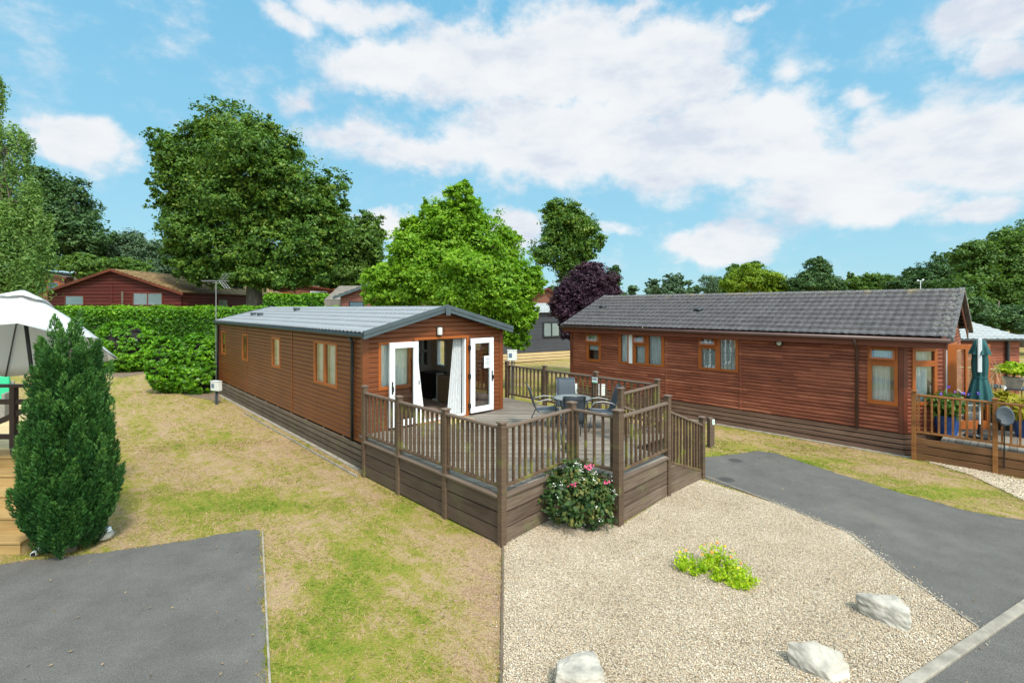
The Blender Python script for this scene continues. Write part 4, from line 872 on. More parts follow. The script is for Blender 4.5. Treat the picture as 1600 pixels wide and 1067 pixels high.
def crown(name, parent, blobs, n, size, mat, r, clus=.16, per=26, shell=.62, up=.5, elong=1.5, droop=0., tex=.16, sub=0):
    """blobs: (cx,cy,cz,rx,ry,rz) in parent coords"""
    if sub:
        nb = []; ref = []
        for b in blobs:
            nb.append((*b[:3], b[3]*.8, b[4]*.8, b[5]*.8)); ref.append((b[3]*b[4]*b[5])**(1/3))
            for i in range(sub):
                D = r.normal(0, 1, 3); D /= np.linalg.norm(D); f = r.uniform(.5, .9); q_ = r.uniform(.22, .46)
                nb.append((b[0]+D[0]*b[3]*f, b[1]+D[1]*b[4]*f, b[2]+D[2]*b[5]*f, b[3]*q_, b[4]*q_, b[5]*q_*.8)); ref.append((b[3]*b[4]*b[5])**(1/3)*.55)
        blobs = nb
    else: ref = [(b[3]*b[4]*b[5])**(1/3) for b in blobs]
    vol = np.array([b[3]*b[4]+b[3]*b[5]+b[4]*b[5] for b in blobs]); vol = vol/vol.sum(); Cs = []; Vv = []; Ds = []
    for b, w, rf in zip(blobs, vol, ref):
        k = max(3, int(n*w/per)); D = r.normal(0, 1, (k, 3)); D /= np.linalg.norm(D, axis=1)[:, None]
        lump = 1+tex*np.sin(D[:, 0]*5+b[0])*np.sin(D[:, 2]*6+b[1])+r.normal(0, tex*.6, k)
        rad = (shell+(1-shell)*r.uniform(0, 1, k)**.5)*lump
        P = np.array(b[:3])+D*rad[:, None]*np.array(b[3:])
        cr = clus*rf*r.uniform(.6, 1.5, k)
        cnt = per; q = r.normal(0, .55, (k, cnt, 3))*cr[:, None, None]; q[..., 2] *= .62
        if droop: q[..., 2] -= np.abs(r.normal(0, 1, (k, cnt)))*droop
        Cs.append((P[:, None]+q).reshape(-1, 3)); Ds.append(np.repeat(D, cnt, 0))
        Vv.append((np.repeat(r.uniform(.3, .7, k), cnt)+r.normal(0, .13, k*cnt)))
    C = np.concatenate(Cs); D = np.concatenate(Ds); v = np.concatenate(Vv)
    V = leaf_quads(C, size, r, up, elong, D)
    o = np_mesh(name, V.reshape(-1, 3), np.arange(len(C)*4).reshape(-1, 4), mat, parent, v=np.clip(v, 0, 1))
    return o
def trunk(name, parent, base, top, r0, blobs, r, limbs=6, mat='bark'):
    mb = MB(); b, t = Vector(base), Vector(top)
    pts = [b+(t-b)*f+Vector((r.normal(0, .03), r.normal(0, .03), 0))*(t-b).length*.5*f for f in np.linspace(0, 1, 6)]
    mb.tube(pts, [r0*1.35]+[r0*(1-.65*f) for f in np.linspace(.1, 1, 5)], 10)
    for i in range(limbs):
        k = blobs[i % len(blobs)]; s = pts[2+int(r.integers(0, 3))]; e_ = Vector((k[0]+r.uniform(-.4, .4)*k[3], k[1]+r.uniform(-.4, .4)*k[4], k[2]+r.uniform(-.3, .3)*k[5]))
        mid = s+(e_-s)*.5+Vector((0, 0, .08*(e_-s).length)); mb.tube([s, s+(mid-s)*.5, mid, e_], [r0*.42, r0*.33, r0*.22, r0*.05], 7)
    return mb.build(name, MT[mat], parent, smooth=True)
def tree(name, label, kind, Z, px, blobs, n, size, seed, group=None, tr=.25, tx=None, base_y=None, depth=.9, limbs=7, cat='tree', dx=0, **kw):
    """blobs in photo pixels (cx,cy,rx,ry) at distance Z; px = trunk pixel"""
    r = np.random.default_rng(seed); k = Z/770; x0 = (px-800)*k; g0 = float(gz(x0, Z))
    t_ = thing(name, (x0, Z, g0), 0, label, cat, group)
    B = [((b[0]-800)*k-x0, (b[4] if len(b) > 4 else 0), EYE-(b[1]-480.5)*k-g0, b[2]*k*1.03, b[2]*k*depth*1.03, b[3]*k*1.03) for b in blobs]
    zt = max(b[2] for b in B); zl = B[0]
    kw.setdefault('sub', 14); n = int(n*1.95); size *= .68; crown('crown', t_, B, n, size, LM[kind], r, **kw)
    if tr: trunk('trunk', t_, (0, 0, -.1), (0, 0, zt), tr, B, r, limbs)
    return t_
GB = 'trees standing behind the cabins'
tree('oak_tree', 'largest dark green broadleaf tree on a thick bare trunk behind the open cabin', 'dark', 38, 397,
     [(375,290,100,95), (300,262,58,62), (350,215,60,42), (420,235,62,48), (465,300,66,70), (505,345,42,60), (290,345,48,58), (345,385,80,48), (440,385,90,52), (262,240,22,40), (500,400,42,42), (345,425,60,26), (430,430,80,26), (300,400,40,30), (262,300,26,40)], 114999, 0.224, 1, GB, .62, limbs=16, shell=.45, clus=.15)
tree('broadleaf_tree', 'rounded dark tree joined to the right side of the largest oak', 'mid', 46, 560, [(560,385,42,52), (525,375,36,60), (585,400,20,42), (550,430,45,26)], 27599, 0.238, 2, GB, .3, shell=.4)
tree('lime_tree', 'bright lime green tree directly behind the open cabin roof', 'lime', 20.5, 722,
     [(728,300,16,22), (722,330,36,38), (700,360,52,50), (752,380,56,62), (665,400,55,55), (720,440,100,62), (795,440,46,54), (625,445,50,48), (830,440,24,28), (640,380,32,50), (795,498,38,42), (808,528,20,26), (668,335,14,26), (600,465,30,18), (780,460,54,48), (825,490,16,22)], 96599, 0.125, 3, GB, .17, limbs=18, shell=.45, clus=.17, elong=1.8, tex=.22)
tree('oak_tree', 'isolated dark tree with ragged crown between lime and purple trees', 'dark', 45, 882, [(882,355,42,36), (868,392,44,34), (905,368,34,42), (890,420,28,28), (880,330,30,20)], 29899, 0.224, 4, GB, .28, limbs=9, shell=.35, clus=.2)
tree('copper_beech', 'dark purple leaved tree beside the left end of the long lodge', 'purple', 25, 905, [(915,452,42,40), (892,472,26,38), (938,452,30,32), (898,503,24,32), (906,528,12,20), (882,478,24,34), (886,512,15,24), (927,430,30,24), (952,455,16,20)], 50599, 0.099, 5, GB, .14, limbs=9, shell=.4, clus=.18)
tree('birch_tree', 'tall pale trunked weeping birch cut by the left photo edge', 'birch', 30, -8, [(-4,135,10,26), (14,205,22,18), (-12,215,18,36), (38,215,14,16), (25,255,26,20), (0,300,30,36), (44,296,22,24), (-10,360,50,50), (40,350,36,40), (72,340,12,20), (10,410,58,40), (58,400,26,34), (45,435,30,22), (-30,300,30,80)], 17000, .13, 6, GB, .16, limbs=20, shell=.15, droop=.8, clus=.34, sub=6, elong=2.6)
tree('broadleaf_tree', 'domed blue green tree behind the weeping birch', 'deep', 52, 120, [(95,330,52,60), (125,365,42,48), (75,370,60,60), (140,395,26,34), (70,290,30,34)], 34500, 0.277, 7, GB, .35, shell=.4)
tree('broadleaf_tree', 'loose open crowned tree above the dark red lodge roof', 'far', 55, 205, [(200,388,34,26), (225,400,30,26), (170,392,24,28), (245,415,22,22)], 16099, 0.238, 8, GB, .2, shell=.3, clus=.3)
tree('shrub_tree', 'low bright green tree just above the dark red lodge ridge', 'mid', 48, 165, [(140,415,36,18), (190,420,36,18), (110,412,24,14), (230,425,24,16)], 13799, 0.238, 9, GB, .15, shell=.3)
tree('shrub_tree', 'pale olive shrubby tree under the left side of the largest oak', 'far', 46, 300, [(275,425,34,26), (320,430,40,26), (355,445,22,18)], 13799, 0.224, 10, GB, .12, shell=.3)
tree('shrub_tree', 'dark green tree mass behind the small orange lodge', 'deep', 62, 455, [(420,425,42,34), (470,430,42,28), (510,430,40,26)], 16099, 0.297, 11, GB, .2, shell=.3)
R_ = 'trees beyond the long lodge roof'
tree('conifer', 'small dark conifer just right of the purple tree', 'deep', 50, 955, [(958,435,14,16), (952,455,22,20), (962,420,6,8)], 8049, 0.198, 12, R_, .12, shell=.3)
tree('broadleaf_tree', 'round grey green tree in the far gap above the lodge ridge', 'far', 75, 1050, [(1050,440,20,15), (1048,456,28,14), (1022,446,12,12)], 8049, 0.277, 13, R_, .15, shell=.3)
tree('broadleaf_tree', 'thin see-through tree with bare twigs above the lodge ridge', 'far', 72, 1112, [(1110,440,20,10), (1115,452,26,12)], 3449, 0.198, 14, R_, .15, limbs=16, shell=.3, clus=.35)
tree('broadleaf_tree', 'yellow green tree in the middle of the row above the lodge ridge', 'yellow', 55, 1185, [(1185,440,34,20), (1168,428,22,16), (1210,450,26,16), (1150,445,20,22), (1228,455,16,10)], 20700, 0.198, 15, R_, .18, shell=.35, clus=.2)
tree('broadleaf_tree', 'dark green tree just behind the yellow green tree', 'mid', 60, 1150, [(1150,432,18,22), (1175,422,22,14), (1140,450,16,20)], 9200, 0.224, 16, R_, .15, shell=.35)
tree('conifer', 'broad dark pine with ragged outline above the lodge roof', 'deep', 52, 1278, [(1278,420,20,18), (1276,440,38,18), (1250,450,16,14), (1306,446,14,14), (1280,408,8,10)], 18400, 0.185, 17, R_, .2, shell=.3, clus=.2)
tree('shrub_tree', 'low green trees right of the broad pine', 'mid', 62, 1355, [(1340,446,26,14), (1372,440,26,16), (1330,432,6,8), (1395,448,18,12)], 10350, 0.238, 18, R_, .15, shell=.3)
tree('broadleaf_tree', 'dark tree leaning left of the big right hand wood edge', 'deep', 58, 1455, [(1455,430,30,26), (1430,442,30,20), (1478,415,20,26), (1415,452,20,12), (1400,448,18,12)], 17250, 0.224, 19, R_, .22, shell=.35)
tree('oak_tree', 'biggest spreading green tree filling the right photo edge', 'mid', 44, 1590, [(1560,415,58,52), (1620,410,70,62), (1530,400,36,30), (1520,450,44,44), (1580,470,60,44), (1650,470,60,60), (1505,395,22,16), (1595,375,40,20), (1500,470,22,30)], 69000, 0.218, 20, R_, .5, limbs=14, shell=.4)
tree('shrub_tree', 'dark undergrowth below the biggest right hand tree', 'deep', 36, 1560, [(1520,490,40,26), (1580,500,50,24), (1640,500,50,30), (1500,470,24,24)], 18400, 0.172, 21, R_, .12, shell=.3)
tree('broadleaf_tree', 'yellowish tree half hidden at the right edge above the far roof', 'mid', 38, 1515, [(1512,455,24,34), (1530,480,22,22)], 10350, 0.172, 22, R_, .12, shell=.35)
# far-off wood closing the horizon
r = np.random.default_rng(99); blobs = []
for a in np.arange(-62, 62, 1.7):
    d = 130+r.uniform(-12, 18); rr = r.uniform(3.5, 6); blobs.append((d*math.sin(R(a)), d*math.cos(R(a)), r.uniform(4.0, 6.5), rr, rr, r.uniform(3.5, 5.2)))
o = crown('distant_woodland', None, blobs, 52000, .9, LM['far'], r, per=40, shell=.4)
stuff(o, 'low hazy line of far-off woodland along the horizon', 'woodland')
# ------------------------------------------------------------------ hedges and bushes
def hedge(name, label, p0, p1, w, z1, n, size, seed, kind='hedge', z0=0.):
    r = np.random.default_rng(seed); p0, p1 = Vector((*p0, 0)), Vector((*p1, 0)); L = (p1-p0).length; d = (p1-p0)/L
    t_ = thing(name, p0, math.atan2(d.y, d.x), label, 'hedge')
    a = r.uniform(0, L, n); face = r.uniform(0, 1, n); y = np.where(face < .62, r.normal(0, .10, n), r.uniform(0, w, n)); z = np.where(face < .62, r.uniform(z0, z1, n), z1+r.normal(0, .05, n))
    wv = .05*np.sin(a*1.9)+.04*np.sin(a*4.3+1)+.03*np.sin(z*3+a); y = y+np.where(face < .62, wv, 0); z = z+np.where(face >= .62, .05*np.sin(a*2.3)+.04*np.sin(a*5.1), 0)
    z = z+np.where(r.uniform(0, 1, n) < .02, r.uniform(0, .14, n), 0)*(face >= .62)
    C = np.stack([a, y, z], -1); D = np.where((face < .62)[:, None], np.array([0, -1., .25]), np.array([0, 0, 1.]))
    v = .36+.08*np.sin(a*3.1+z*4)*np.sin(z*5-a)+r.normal(0, .13, n)+np.where(face >= .62, .45, 0)+np.where((face < .62) & (z > z1-.5), .22, 0)  # daylight painted into the leaf colour: bright top, shaded front
    V = leaf_quads(C, size, r, .4, 1.7, D)
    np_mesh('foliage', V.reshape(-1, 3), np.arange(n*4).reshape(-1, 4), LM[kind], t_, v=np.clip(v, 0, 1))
    mb = MB(); mb.box(.1, L-.1, .16, w-.1, 0, z1-.14); mb.build('stems', MT['shadefill'], t_)
    return t_
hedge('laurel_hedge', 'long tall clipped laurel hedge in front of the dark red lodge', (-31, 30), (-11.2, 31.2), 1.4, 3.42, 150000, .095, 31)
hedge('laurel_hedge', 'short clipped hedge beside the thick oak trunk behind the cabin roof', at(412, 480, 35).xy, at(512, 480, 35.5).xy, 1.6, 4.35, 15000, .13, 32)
def bush(name, label, kind, loc, blobs, n, size, seed, cat='bush', stems=True, group=None, **kw):
    r = np.random.default_rng(seed); t_ = thing(name, (*loc, 0), 0, label, cat, group)
    crown('foliage', t_, blobs, n, size, LM[kind], r, **kw)
    if stems:
        mb = MB()
        for i in range(9):
            b = blobs[i % len(blobs)]; e_ = Vector(b[:3])+Vector((r.normal(0, .3)*b[3], r.normal(0, .3)*b[4], r.uniform(0, .5)*b[5])); mb.tube([(r.normal(0, .06), r.normal(0, .06), 0), e_*.5, e_], [.025, .018, .006], 6)
        mb.build('stems', MT['bark'], t_)
    return t_
# dense laurel bushes: shells of leaves round a dark heart
def laurel(label, loc, blobs, n, seed):
    t_ = bush('laurel_bush', label, 'laurel', loc, blobs, int(n*2.6), .092, seed, shell=.95, clus=.06, tex=.02, group='rounded laurel bushes on the lawn', per=20, up=.3, elong=1.8)
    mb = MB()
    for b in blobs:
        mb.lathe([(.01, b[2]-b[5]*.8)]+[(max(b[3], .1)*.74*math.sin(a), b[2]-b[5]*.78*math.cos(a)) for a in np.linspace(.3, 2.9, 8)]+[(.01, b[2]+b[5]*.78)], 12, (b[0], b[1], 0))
    mb.build('heart', MT['shadefill'], t_, smooth=True)
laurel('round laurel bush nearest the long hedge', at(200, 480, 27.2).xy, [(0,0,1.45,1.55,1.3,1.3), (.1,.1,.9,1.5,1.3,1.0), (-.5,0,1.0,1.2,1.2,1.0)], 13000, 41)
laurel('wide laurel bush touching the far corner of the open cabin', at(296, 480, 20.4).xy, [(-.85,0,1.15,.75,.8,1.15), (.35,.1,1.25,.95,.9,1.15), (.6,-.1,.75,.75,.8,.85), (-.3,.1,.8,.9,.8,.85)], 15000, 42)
mb = MB(); r = np.random.default_rng(5)
mb.prism([tuple(at(x, y, 770*EYE/(y-480.5)).xy) for x, y in [(150, 572), (150, 585), (190, 590), (240, 582), (250, 600), (290, 618), (345, 628), (345, 600), (240, 568)]], .003, .012); struct(mb.build('soil_border', MT['soil']))
# columnar cypress close to the camera
def cypress(loc):
    r = np.random.default_rng(77); t_ = thing('cypress_tree', (*loc, 0), 0, 'dark green upright cypress in the left foreground beside the wooden steps', 'conifer')
    Cs, Ts, Vv = [], [], []
    prof_z = [0, .25, .6, 1.1, 1.6, 2.0, 2.5, 2.9, 3.2, 3.4]; prof_r = [.34, .42, .46, .45, .39, .32, .24, .17, .10, .03]
    def plume(p, L, rad, lean, v0, m=300):
        f = r.uniform(0, 1, m)**.8; rr = rad*np.sin(np.clip(f, .03, 1)*math.pi*.93+.12)*r.uniform(.25, 1, m)**.5; th = r.uniform(0, 6.28, m)
        ax = np.array([lean[0], lean[1], 1.0]); ax /= np.linalg.norm(ax)
        q = np.array(p)+ax*f[:, None]*L+np.stack([np.cos(th)*rr, np.sin(th)*rr, np.zeros(m)], -1)
        tdir = ax*1.2+np.stack([np.cos(th), np.sin(th), np.zeros(m)], -1)*.7+r.normal(0, .35, (m, 3)); tdir /= np.linalg.norm(tdir, axis=1)[:, None]
        Cs.append(q); Ts.append(tdir); Vv.append(np.clip(v0+.50*(f-.5)+r.normal(0, .13, m), 0, 1))
    for i in range(760):
        z = r.uniform(0.02, 2.62); R0 = np.interp(z, prof_z, prof_r)*(1+.10*math.sin(z*5+i)); th = r.uniform(0, 6.28); k = r.uniform(.35, 1.0)**.6
        lump = 1+.10*math.sin(3*th+z*2)+.06*math.sin(7*th-z*5)
        plume((math.cos(th)*R0*k*lump*.92, math.sin(th)*R0*k*lump*.92, z*.97), r.uniform(.30, .62), r.uniform(.06, .115), (math.cos(th)*.30, math.sin(th)*.30), r.uniform(.2, .6))
    for x, y, z, L in [(0,0,2.75,.72), (-.15,.05,2.5,.75), (.16,.0,2.45,.62), (.34,.05,2.15,.68), (-.26,.0,2.2,.55), (.1,-.15,2.5,.5), (.22,-.2,2.0,.6), (-.12,.1,2.8,.55), (-.08,-.05,2.9,.5), (.42,0,1.8,.6), (-.38,0,1.75,.6)]:
        for k in range(3): plume((x+r.normal(0, .05), y+r.normal(0, .05), z-.1*k), L, .08, (r.normal(0, .08), r.normal(0, .08)), .5)
    C = np.concatenate(Cs); T = np.concatenate(Ts); v = np.concatenate(Vv); n = len(C)
    N = r.normal(0, 1, (n, 3)); N -= (N*T).sum(1)[:, None]*T; N /= np.linalg.norm(N, axis=1)[:, None]; B = np.cross(N, T)
    s = r.uniform(.6, 1.3, n)[:, None]; V = np.stack([C-T*.028*s, C+B*.008*s, C+T*.034*s, C-B*.008*s], 1)
    np_mesh('sprays', V.reshape(-1, 3), np.arange(n*4).reshape(-1, 4), LM['cypress'], t_, v=v)
    mb = MB(); mb.tube([(0, 0, 0), (0, 0, 1.5), (0, 0, 2.9)], [.09, .06, .02], 8)
    for i in range(14):
        th = r.uniform(0, 6.28); z = r.uniform(.1, 1.1); mb.tube([(0, 0, z), (math.cos(th)*.2, math.sin(th)*.2, z+.3), (math.cos(th)*.25, math.sin(th)*.25, z+.6)], [.035, .025, .01], 6)
    mb.build('trunk', MT['bark'], t_)
cypress((-6.38, 7.12))
# hydrangea in the notch of the deck
HB = [(0,0,.48,.46,.40,.44), (-.12,.05,.74,.34,.3,.28), (.26,0,.5,.32,.32,.36), (-.27,-.02,.42,.28,.3,.36), (.05,-.08,.30,.48,.38,.26)]
hy = bush('hydrangea_bush', 'dark leaved bush with white specks and pink blooms against the deck corner', 'hydra', (1.08, 7.96), HB, 7600, .050, 51, shell=.5, clus=.22, per=14, elong=1.7)
r = np.random.default_rng(52)
def on_bush(k=1.0):
    b = HB[int(r.integers(0, len(HB)))]; D = r.normal(0, 1, 3); D[1] = -abs(D[1]); D /= np.linalg.norm(D); return np.array(b[:3])+D*np.array(b[3:])*k
m, q, b = new_mat('cream_petals'); q.set(b.inputs['Base Color'], (.62, .60, .50)); b.inputs['Roughness'].default_value = .7; MT['petal'] = m
m, q, b = new_mat('pink_petals'); q.set(b.inputs['Base Color'], (.75, .10, .22)); b.inputs['Roughness'].default_value = .7; MT['pink'] = m
C = []
for i in range(46):
    c = on_bush(1.06); C.append(c+r.normal(0, .022, (8, 3)))
C = np.concatenate(C); V = leaf_quads(C, .020, r, .6, 1.1, np.tile([0, -.6, .6], (len(C), 1)))
o = np_mesh('blossom', V.reshape(-1, 3), np.arange(len(C)*4).reshape(-1, 4), MT['petal'], hy); o['kind'] = 'stuff'
for x, y, z in [(.12,-.22,.98), (.12,-.25,1.03), (.42,-.18,.74), (-.14,-.34,.77), (-.44,-.2,.47), (-.38,-.24,.40)]:
    C = np.array((x, y, z))+r.normal(0, .022, (26, 3))*np.array([1.3, 1, .6]); V = leaf_quads(C, .026, r, .8, 1.1)
    np_mesh('pink_bloom', V.reshape(-1, 3), np.arange(len(C)*4).reshape(-1, 4), MT['pink'], hy)
# marigolds
mg = thing('marigold_clump', (2.62, 6.42, 0), 0, 'bright yellow green clump of marigolds with orange flowers in the gravel', 'plant')
r = np.random.default_rng(61); C, T, Vv = [], [], []
spots = [(-.38,.28,.26), (-.26,.18,.2), (-.44,.14,.18), (-.12,.08,.22), (.02,.18,.26), (.06,-.02,.2), (.18,.26,.38), (.26,.12,.34), (.34,.02,.28), (.15,-.18,.2), (.30,-.20,.2), (.0,-.16,.16), (.42,-.10,.24), (.44,-.28,.16), (-.32,.0,.12), (.08,.36,.3), (.2,-.34,.12), (.34,-.36,.12)]
spots = [(x*.80, y*.80, hh) for x, y, hh in spots]
for x, y, hh in spots:
    for i in range(24):
        a = r.uniform(0, 6.28); m_ = 10; f = np.linspace(.1, 1, m_); rad = r.uniform(.03, .14)
        C.append(np.stack([x+np.cos(a)*rad*f**1.5, y+np.sin(a)*rad*f**1.5, hh*.85*f*r.uniform(.6, 1)], -1)+r.normal(0, .012, (m_, 3))); Vv.append(np.full(m_, r.uniform(.3, .8))+r.normal(0, .1, m_))
C = np.concatenate(C); V = leaf_quads(C, .020, r, .3, 2.4)
np_mesh('foliage', V.reshape(-1, 3), np.arange(len(C)*4).reshape(-1, 4), LM['mari'], mg, v=np.clip(np.concatenate(Vv), 0, 1))
m, q, b = new_mat('orange_petals'); q.set(b.inputs['Base Color'], (.85, .22, .02)); MT['orange'] = m
m, q, b = new_mat('yellow_petals'); q.set(b.inputs['Base Color'], (.85, .50, .03)); MT['yellowp'] = m
for i in range(13):
    x, y, hh = spots[[0, 4, 6, 7, 15, 8, 6, 3, 12, 10][i % 10]]; mb = MB(); mb.lathe([(.004, 0), (.014, .004), (.017, .008), (.007, .010)], 9)
    o = mb.build('flower', MT['orange' if i % 3 else 'yellowp'], mg); o.location = (x+r.normal(0, .05), y+r.normal(0, .05), hh*.8+r.uniform(.0, .04)); o.rotation_euler = (r.normal(0, .5)+.3, r.normal(0, .4), 0)
# ------------------------------------------------------------------ boulders
import bmesh
from mathutils import noise as mnoise
def boulder(label, loc, pts, seed, rz=0):
    pts = [(x*.92, y*.92, z*1.4) for x, y, z in pts]
    bm = bmesh.new(); [bm.verts.new(p) for p in pts]; res = bmesh.ops.convex_hull(bm, input=bm.verts)
    bmesh.ops.delete(bm, geom=[g_ for g_ in res['geom_interior'] if isinstance(g_, bmesh.types.BMVert)], context='VERTS')
    bmesh.ops.triangulate(bm, faces=bm.faces)
    bmesh.ops.subdivide_edges(bm, edges=bm.edges, cuts=9, use_grid_fill=True)
    bmesh.ops.smooth_vert(bm, verts=bm.verts, factor=.35, use_axis_x=True, use_axis_y=True, use_axis_z=True)
    bm.normal_update()
    for v in bm.verts: 
        n1 = mnoise.noise(v.co*9+Vector((seed, 0, 0))); n2 = mnoise.noise(v.co*28+Vector((0, seed, 0))); n3 = mnoise.noise(Vector((v.co.x*4, v.co.y*4, v.co.z*26+seed)))
        v.co += v.normal*(n1*.012+n2*.008+n3*.014)
    me = bpy.data.meshes.new('boulder'); bm.to_mesh(me); bm.free(); me.materials.append(MT['boulder']); o = bpy.data.objects.new('boulder', me); COL.objects.link(o)
    o.location = (*loc, -.02); o.rotation_euler = (0, 0, rz); tag(o, label, 'boulder', 'pale boulders set in the gravel'); return o
boulder('squarish pale boulder cut by the bottom photo edge left of the others', (.60, 4.58), [(-.25,-.2,0), (.26,-.2,0), (.25,.14,0), (-.2,.14,0), (-.22,-.16,.17), (.25,-.16,.17), (.20,.16,.17), (.08,.14,.18), (-.19,.04,.16), (.0,-.22,.14)], 1)
boulder('low wedge shaped pale boulder near the kerb at the bottom edge', (2.98, 4.72), [(-.28,.10,0), (-.30,.15,.10), (-.26,.18,.15), (.0,.16,.17), (.22,.05,.14), (.26,-.02,.05), (.22,-.10,0), (0,-.18,0), (-.05,-.12,.08), (.24,.1,0), (-.1,.2,0), (-.2,-.02,.06)], 2)
boulder('triangular flat topped pale boulder nearest the driveway edge', (4.20, 5.50), [(-.25,.22,.16), (.22,.17,.17), (.27,.02,.12), (.10,-.22,.10), (.06,-.24,.02), (-.10,-.10,0), (-.26,.12,.04), (.28,.05,.0), (.2,.2,0), (-.2,.24,0), (-.24,.16,.17), (.12,-.18,.14)], 3)
# ------------------------------------------------------------------ small things round the cabins
t_ = thing('wooden_bollard', (4.98, 12.35, 0), R(12), 'short square wooden post with white number plate between deck and long lodge', 'post')
mb = MB(); mb.box(-.065, .065, -.065, .065, 0, .72); mb.add([(-.065, -.065, .72), (.065, -.065, .72), (.065, .065, .75), (-.065, .065, .75)], [(0,1,2,3)]); mb.build('shaft', wood('bollard_wood', [(.05,.03,.02), (.10,.065,.045), (.14,.10,.07)], 1, 0, .8, .5, .1, algae=((.18,.2,.03), .95, .05, .32)), t_, bevel=.006)
mb = MB(); mb.box(.0, .062, -.072, -.066, .58, .71); pl = mb.build('plate', MT['card'], t_); mb = MB(); mb.box(.018, .044, -.074, -.0725, .62, .68); mb.box(.01, .054, -.074, -.0725, .59, .60); mb.build('print', MT['inkgreen'], pl)
def meter(name, label, x, y, z, w, hh, d=.16, rz=0):
    t_ = thing(name, (x, y, 0), rz, label, 'meter box')
    mb = MB(); mb.box(-w/2, w/2, -d/2, d/2, z, z+hh); bo = mb.build('cabinet', MT['meter'], t_, bevel=.015)
    mb = MB(); mb.box(-w*.36, -w*.02, -d/2-.004, -d/2, z+hh*.3, z+hh*.75); mb.build('window', MT['screen'], bo)
    mb = MB(); mb.box(-w/2-.012, w/2+.012, -d/2-.012, d/2, z+hh, z+hh+.018); mb.build('lid', MT['meter'], t_, bevel=.005)
    mb = MB(); mb.box(-.03, .03, -.03, .03, 0, z); mb.tube([(.07, 0, 0), (.08, 0, z)], .018, 6); mb.build('post', MT['greymetal'], t_)
meter('meter_box', 'cream electricity box on a post at the far left corner of the open cabin', *at(338, 632, 17.8).xy, .50, .42, .34, rz=R(-25))
meter('meter_box', 'cream electricity box behind the right corner of the open cabin', *at(800, 560, 17.5).xy, 1.62, .34, .36, rz=R(5))
meter('meter_box', 'white service box behind the deck railing near the long lodge', *at(935, 600, 14.3).xy, .95, .36, .30)
t_ = thing('water_standpipe', (*at(901, 600, 14.5).xy, 0), 0, 'cream service post behind the deck railing next to the white box', 'standpipe')
mb = MB(); mb.box(-.055, .055, -.05, .05, 0, 1.26); mb.build('shaft', MT['meter'], t_, bevel=.01); mb = MB(); mb.tube([(0, -.05, 1.1), (0, -.13, 1.1), (0, -.14, 1.02)], .012, 6); mb.build('tap', MT['silver'], t_)
# television aerial
ax, ay = FM.w(-CL_-.05, -.12)
t_ = thing('television_aerial', (ax, ay, 0), R(-4), 'white television aerial on a mast at the far corner of the open cabin', 'aerial')
mb = MB(); mb.tube([(0, 0, 0), (0, 0, 4.45)], .017, 8); mb.build('mast', MT['silver'], t_)
mb = MB(); mb.tube([(-.62, 0, 4.58), (.55, 0, 4.58)], .013, 6); mb.tube([(-.15, 0, 4.50), (.12, 0, 4.50)], .012, 6); mb.tube([(0, 0, 4.42), (0, 0, 4.6)], .014, 6)
for i in range(11): x = -.6+i*.09; mb.tube([(x, -.12, 4.62), (x, .12, 4.55)], .006, 5)
mb.build('boom', MT['silver'], t_)
mb = MB()
for sgn in (-1, 1):
    for i in range(4): z = 4.58+sgn*(.05+.08*i); x = .28+.07*i; mb.tube([(x, -.2, z), (x, .2, z)], .008, 5); mb.tube([(x+.0, -.0, z), (.2, 0, 4.58)], .006, 5)
    for k in (-.18, 0, .18): mb.tube([(.26, k, 4.58+sgn*.03), (.5, k, 4.58+sgn*.31)], .006, 5)
mb.build('reflector', MT['silver'], t_)
# ------------------------------------------------------------------ right hand deck things
def onr(x, Z, z=DZ): return (*at(x, 0, Z).xy, z)
t_ = thing('closed_parasol', onr(1531, 11.3), 0, 'closed teal parasol standing on the amber deck', 'parasol')
def pleat(prof, nlob, n=64, rot=0):
    P = np.array([[(r_*(1+k*math.cos(nlob*a))*math.cos(a+rot), r_*(1+k*math.cos(nlob*a))*math.sin(a+rot), z) for z, r_, k in prof] for a in np.linspace(0, 2*math.pi, n)]); return P
grid_mesh('canopy', pleat([(2.22,.02,0), (2.20,.08,.1), (2.05,.10,.2), (1.7,.125,.22), (1.42,.12,.15), (1.38,.115,.05), (1.34,.125,.12), (1.1,.165,.18), (.86,.205,.20), (.80,.21,.2)], 8), MT['teal'], t_, smooth=True)
grid_mesh('top_valance', pleat([(2.24,.02,0), (2.22,.09,.1), (2.05,.13,.2), (1.9,.165,.25)], 8, rot=.2), MT['teal'], t_, smooth=True)
mb = MB(); mb.tube([(0, 0, 0), (0, 0, 2.27)], .022, 8); mb.build('pole', MT['pvc'], t_); mb = MB(); mb.tube([(.15*math.cos(a), .15*math.sin(a), 1.38) for a in np.linspace(0, 6.28, 25)], .008, 5); mb.build('tie', MT['teal'], t_)
mb = MB(); mb.lathe([(.27, 0), (.27, .05), (.05, .09), (.03, .3)], 18); mb.build('base', MT['black'], t_)
mb = MB(); mb.prism([(-.15, -.11), (-.09, -.15), (-.07, -.11), (-.13, -.07)], 1.5, 2.26); mb.build('lining_fold', MT['lgrey'], t_, bevel=.01)
p2 = FL.w(ss_[1], -.3)
t_ = thing('satellite_dish', (p2[0]+.10, p2[1]-.1, 1.25), 0, 'grey satellite dish on the rail post of the amber deck', 'satellite dish')
mb = MB(); n = 24; pr = [(0, -.0), (.07, .004), (.14, .016), (.2, .032), (.235, .045), (.235, .055), (.19, .042), (.1, .02), (0, .012)]
mb.lathe(pr, n, cap=False); o = mb.build('reflector', MT['greymetal'], t_, smooth=True); o.rotation_euler = (R(75), 0, R(-32)); o.scale = (.62, .86, .8)
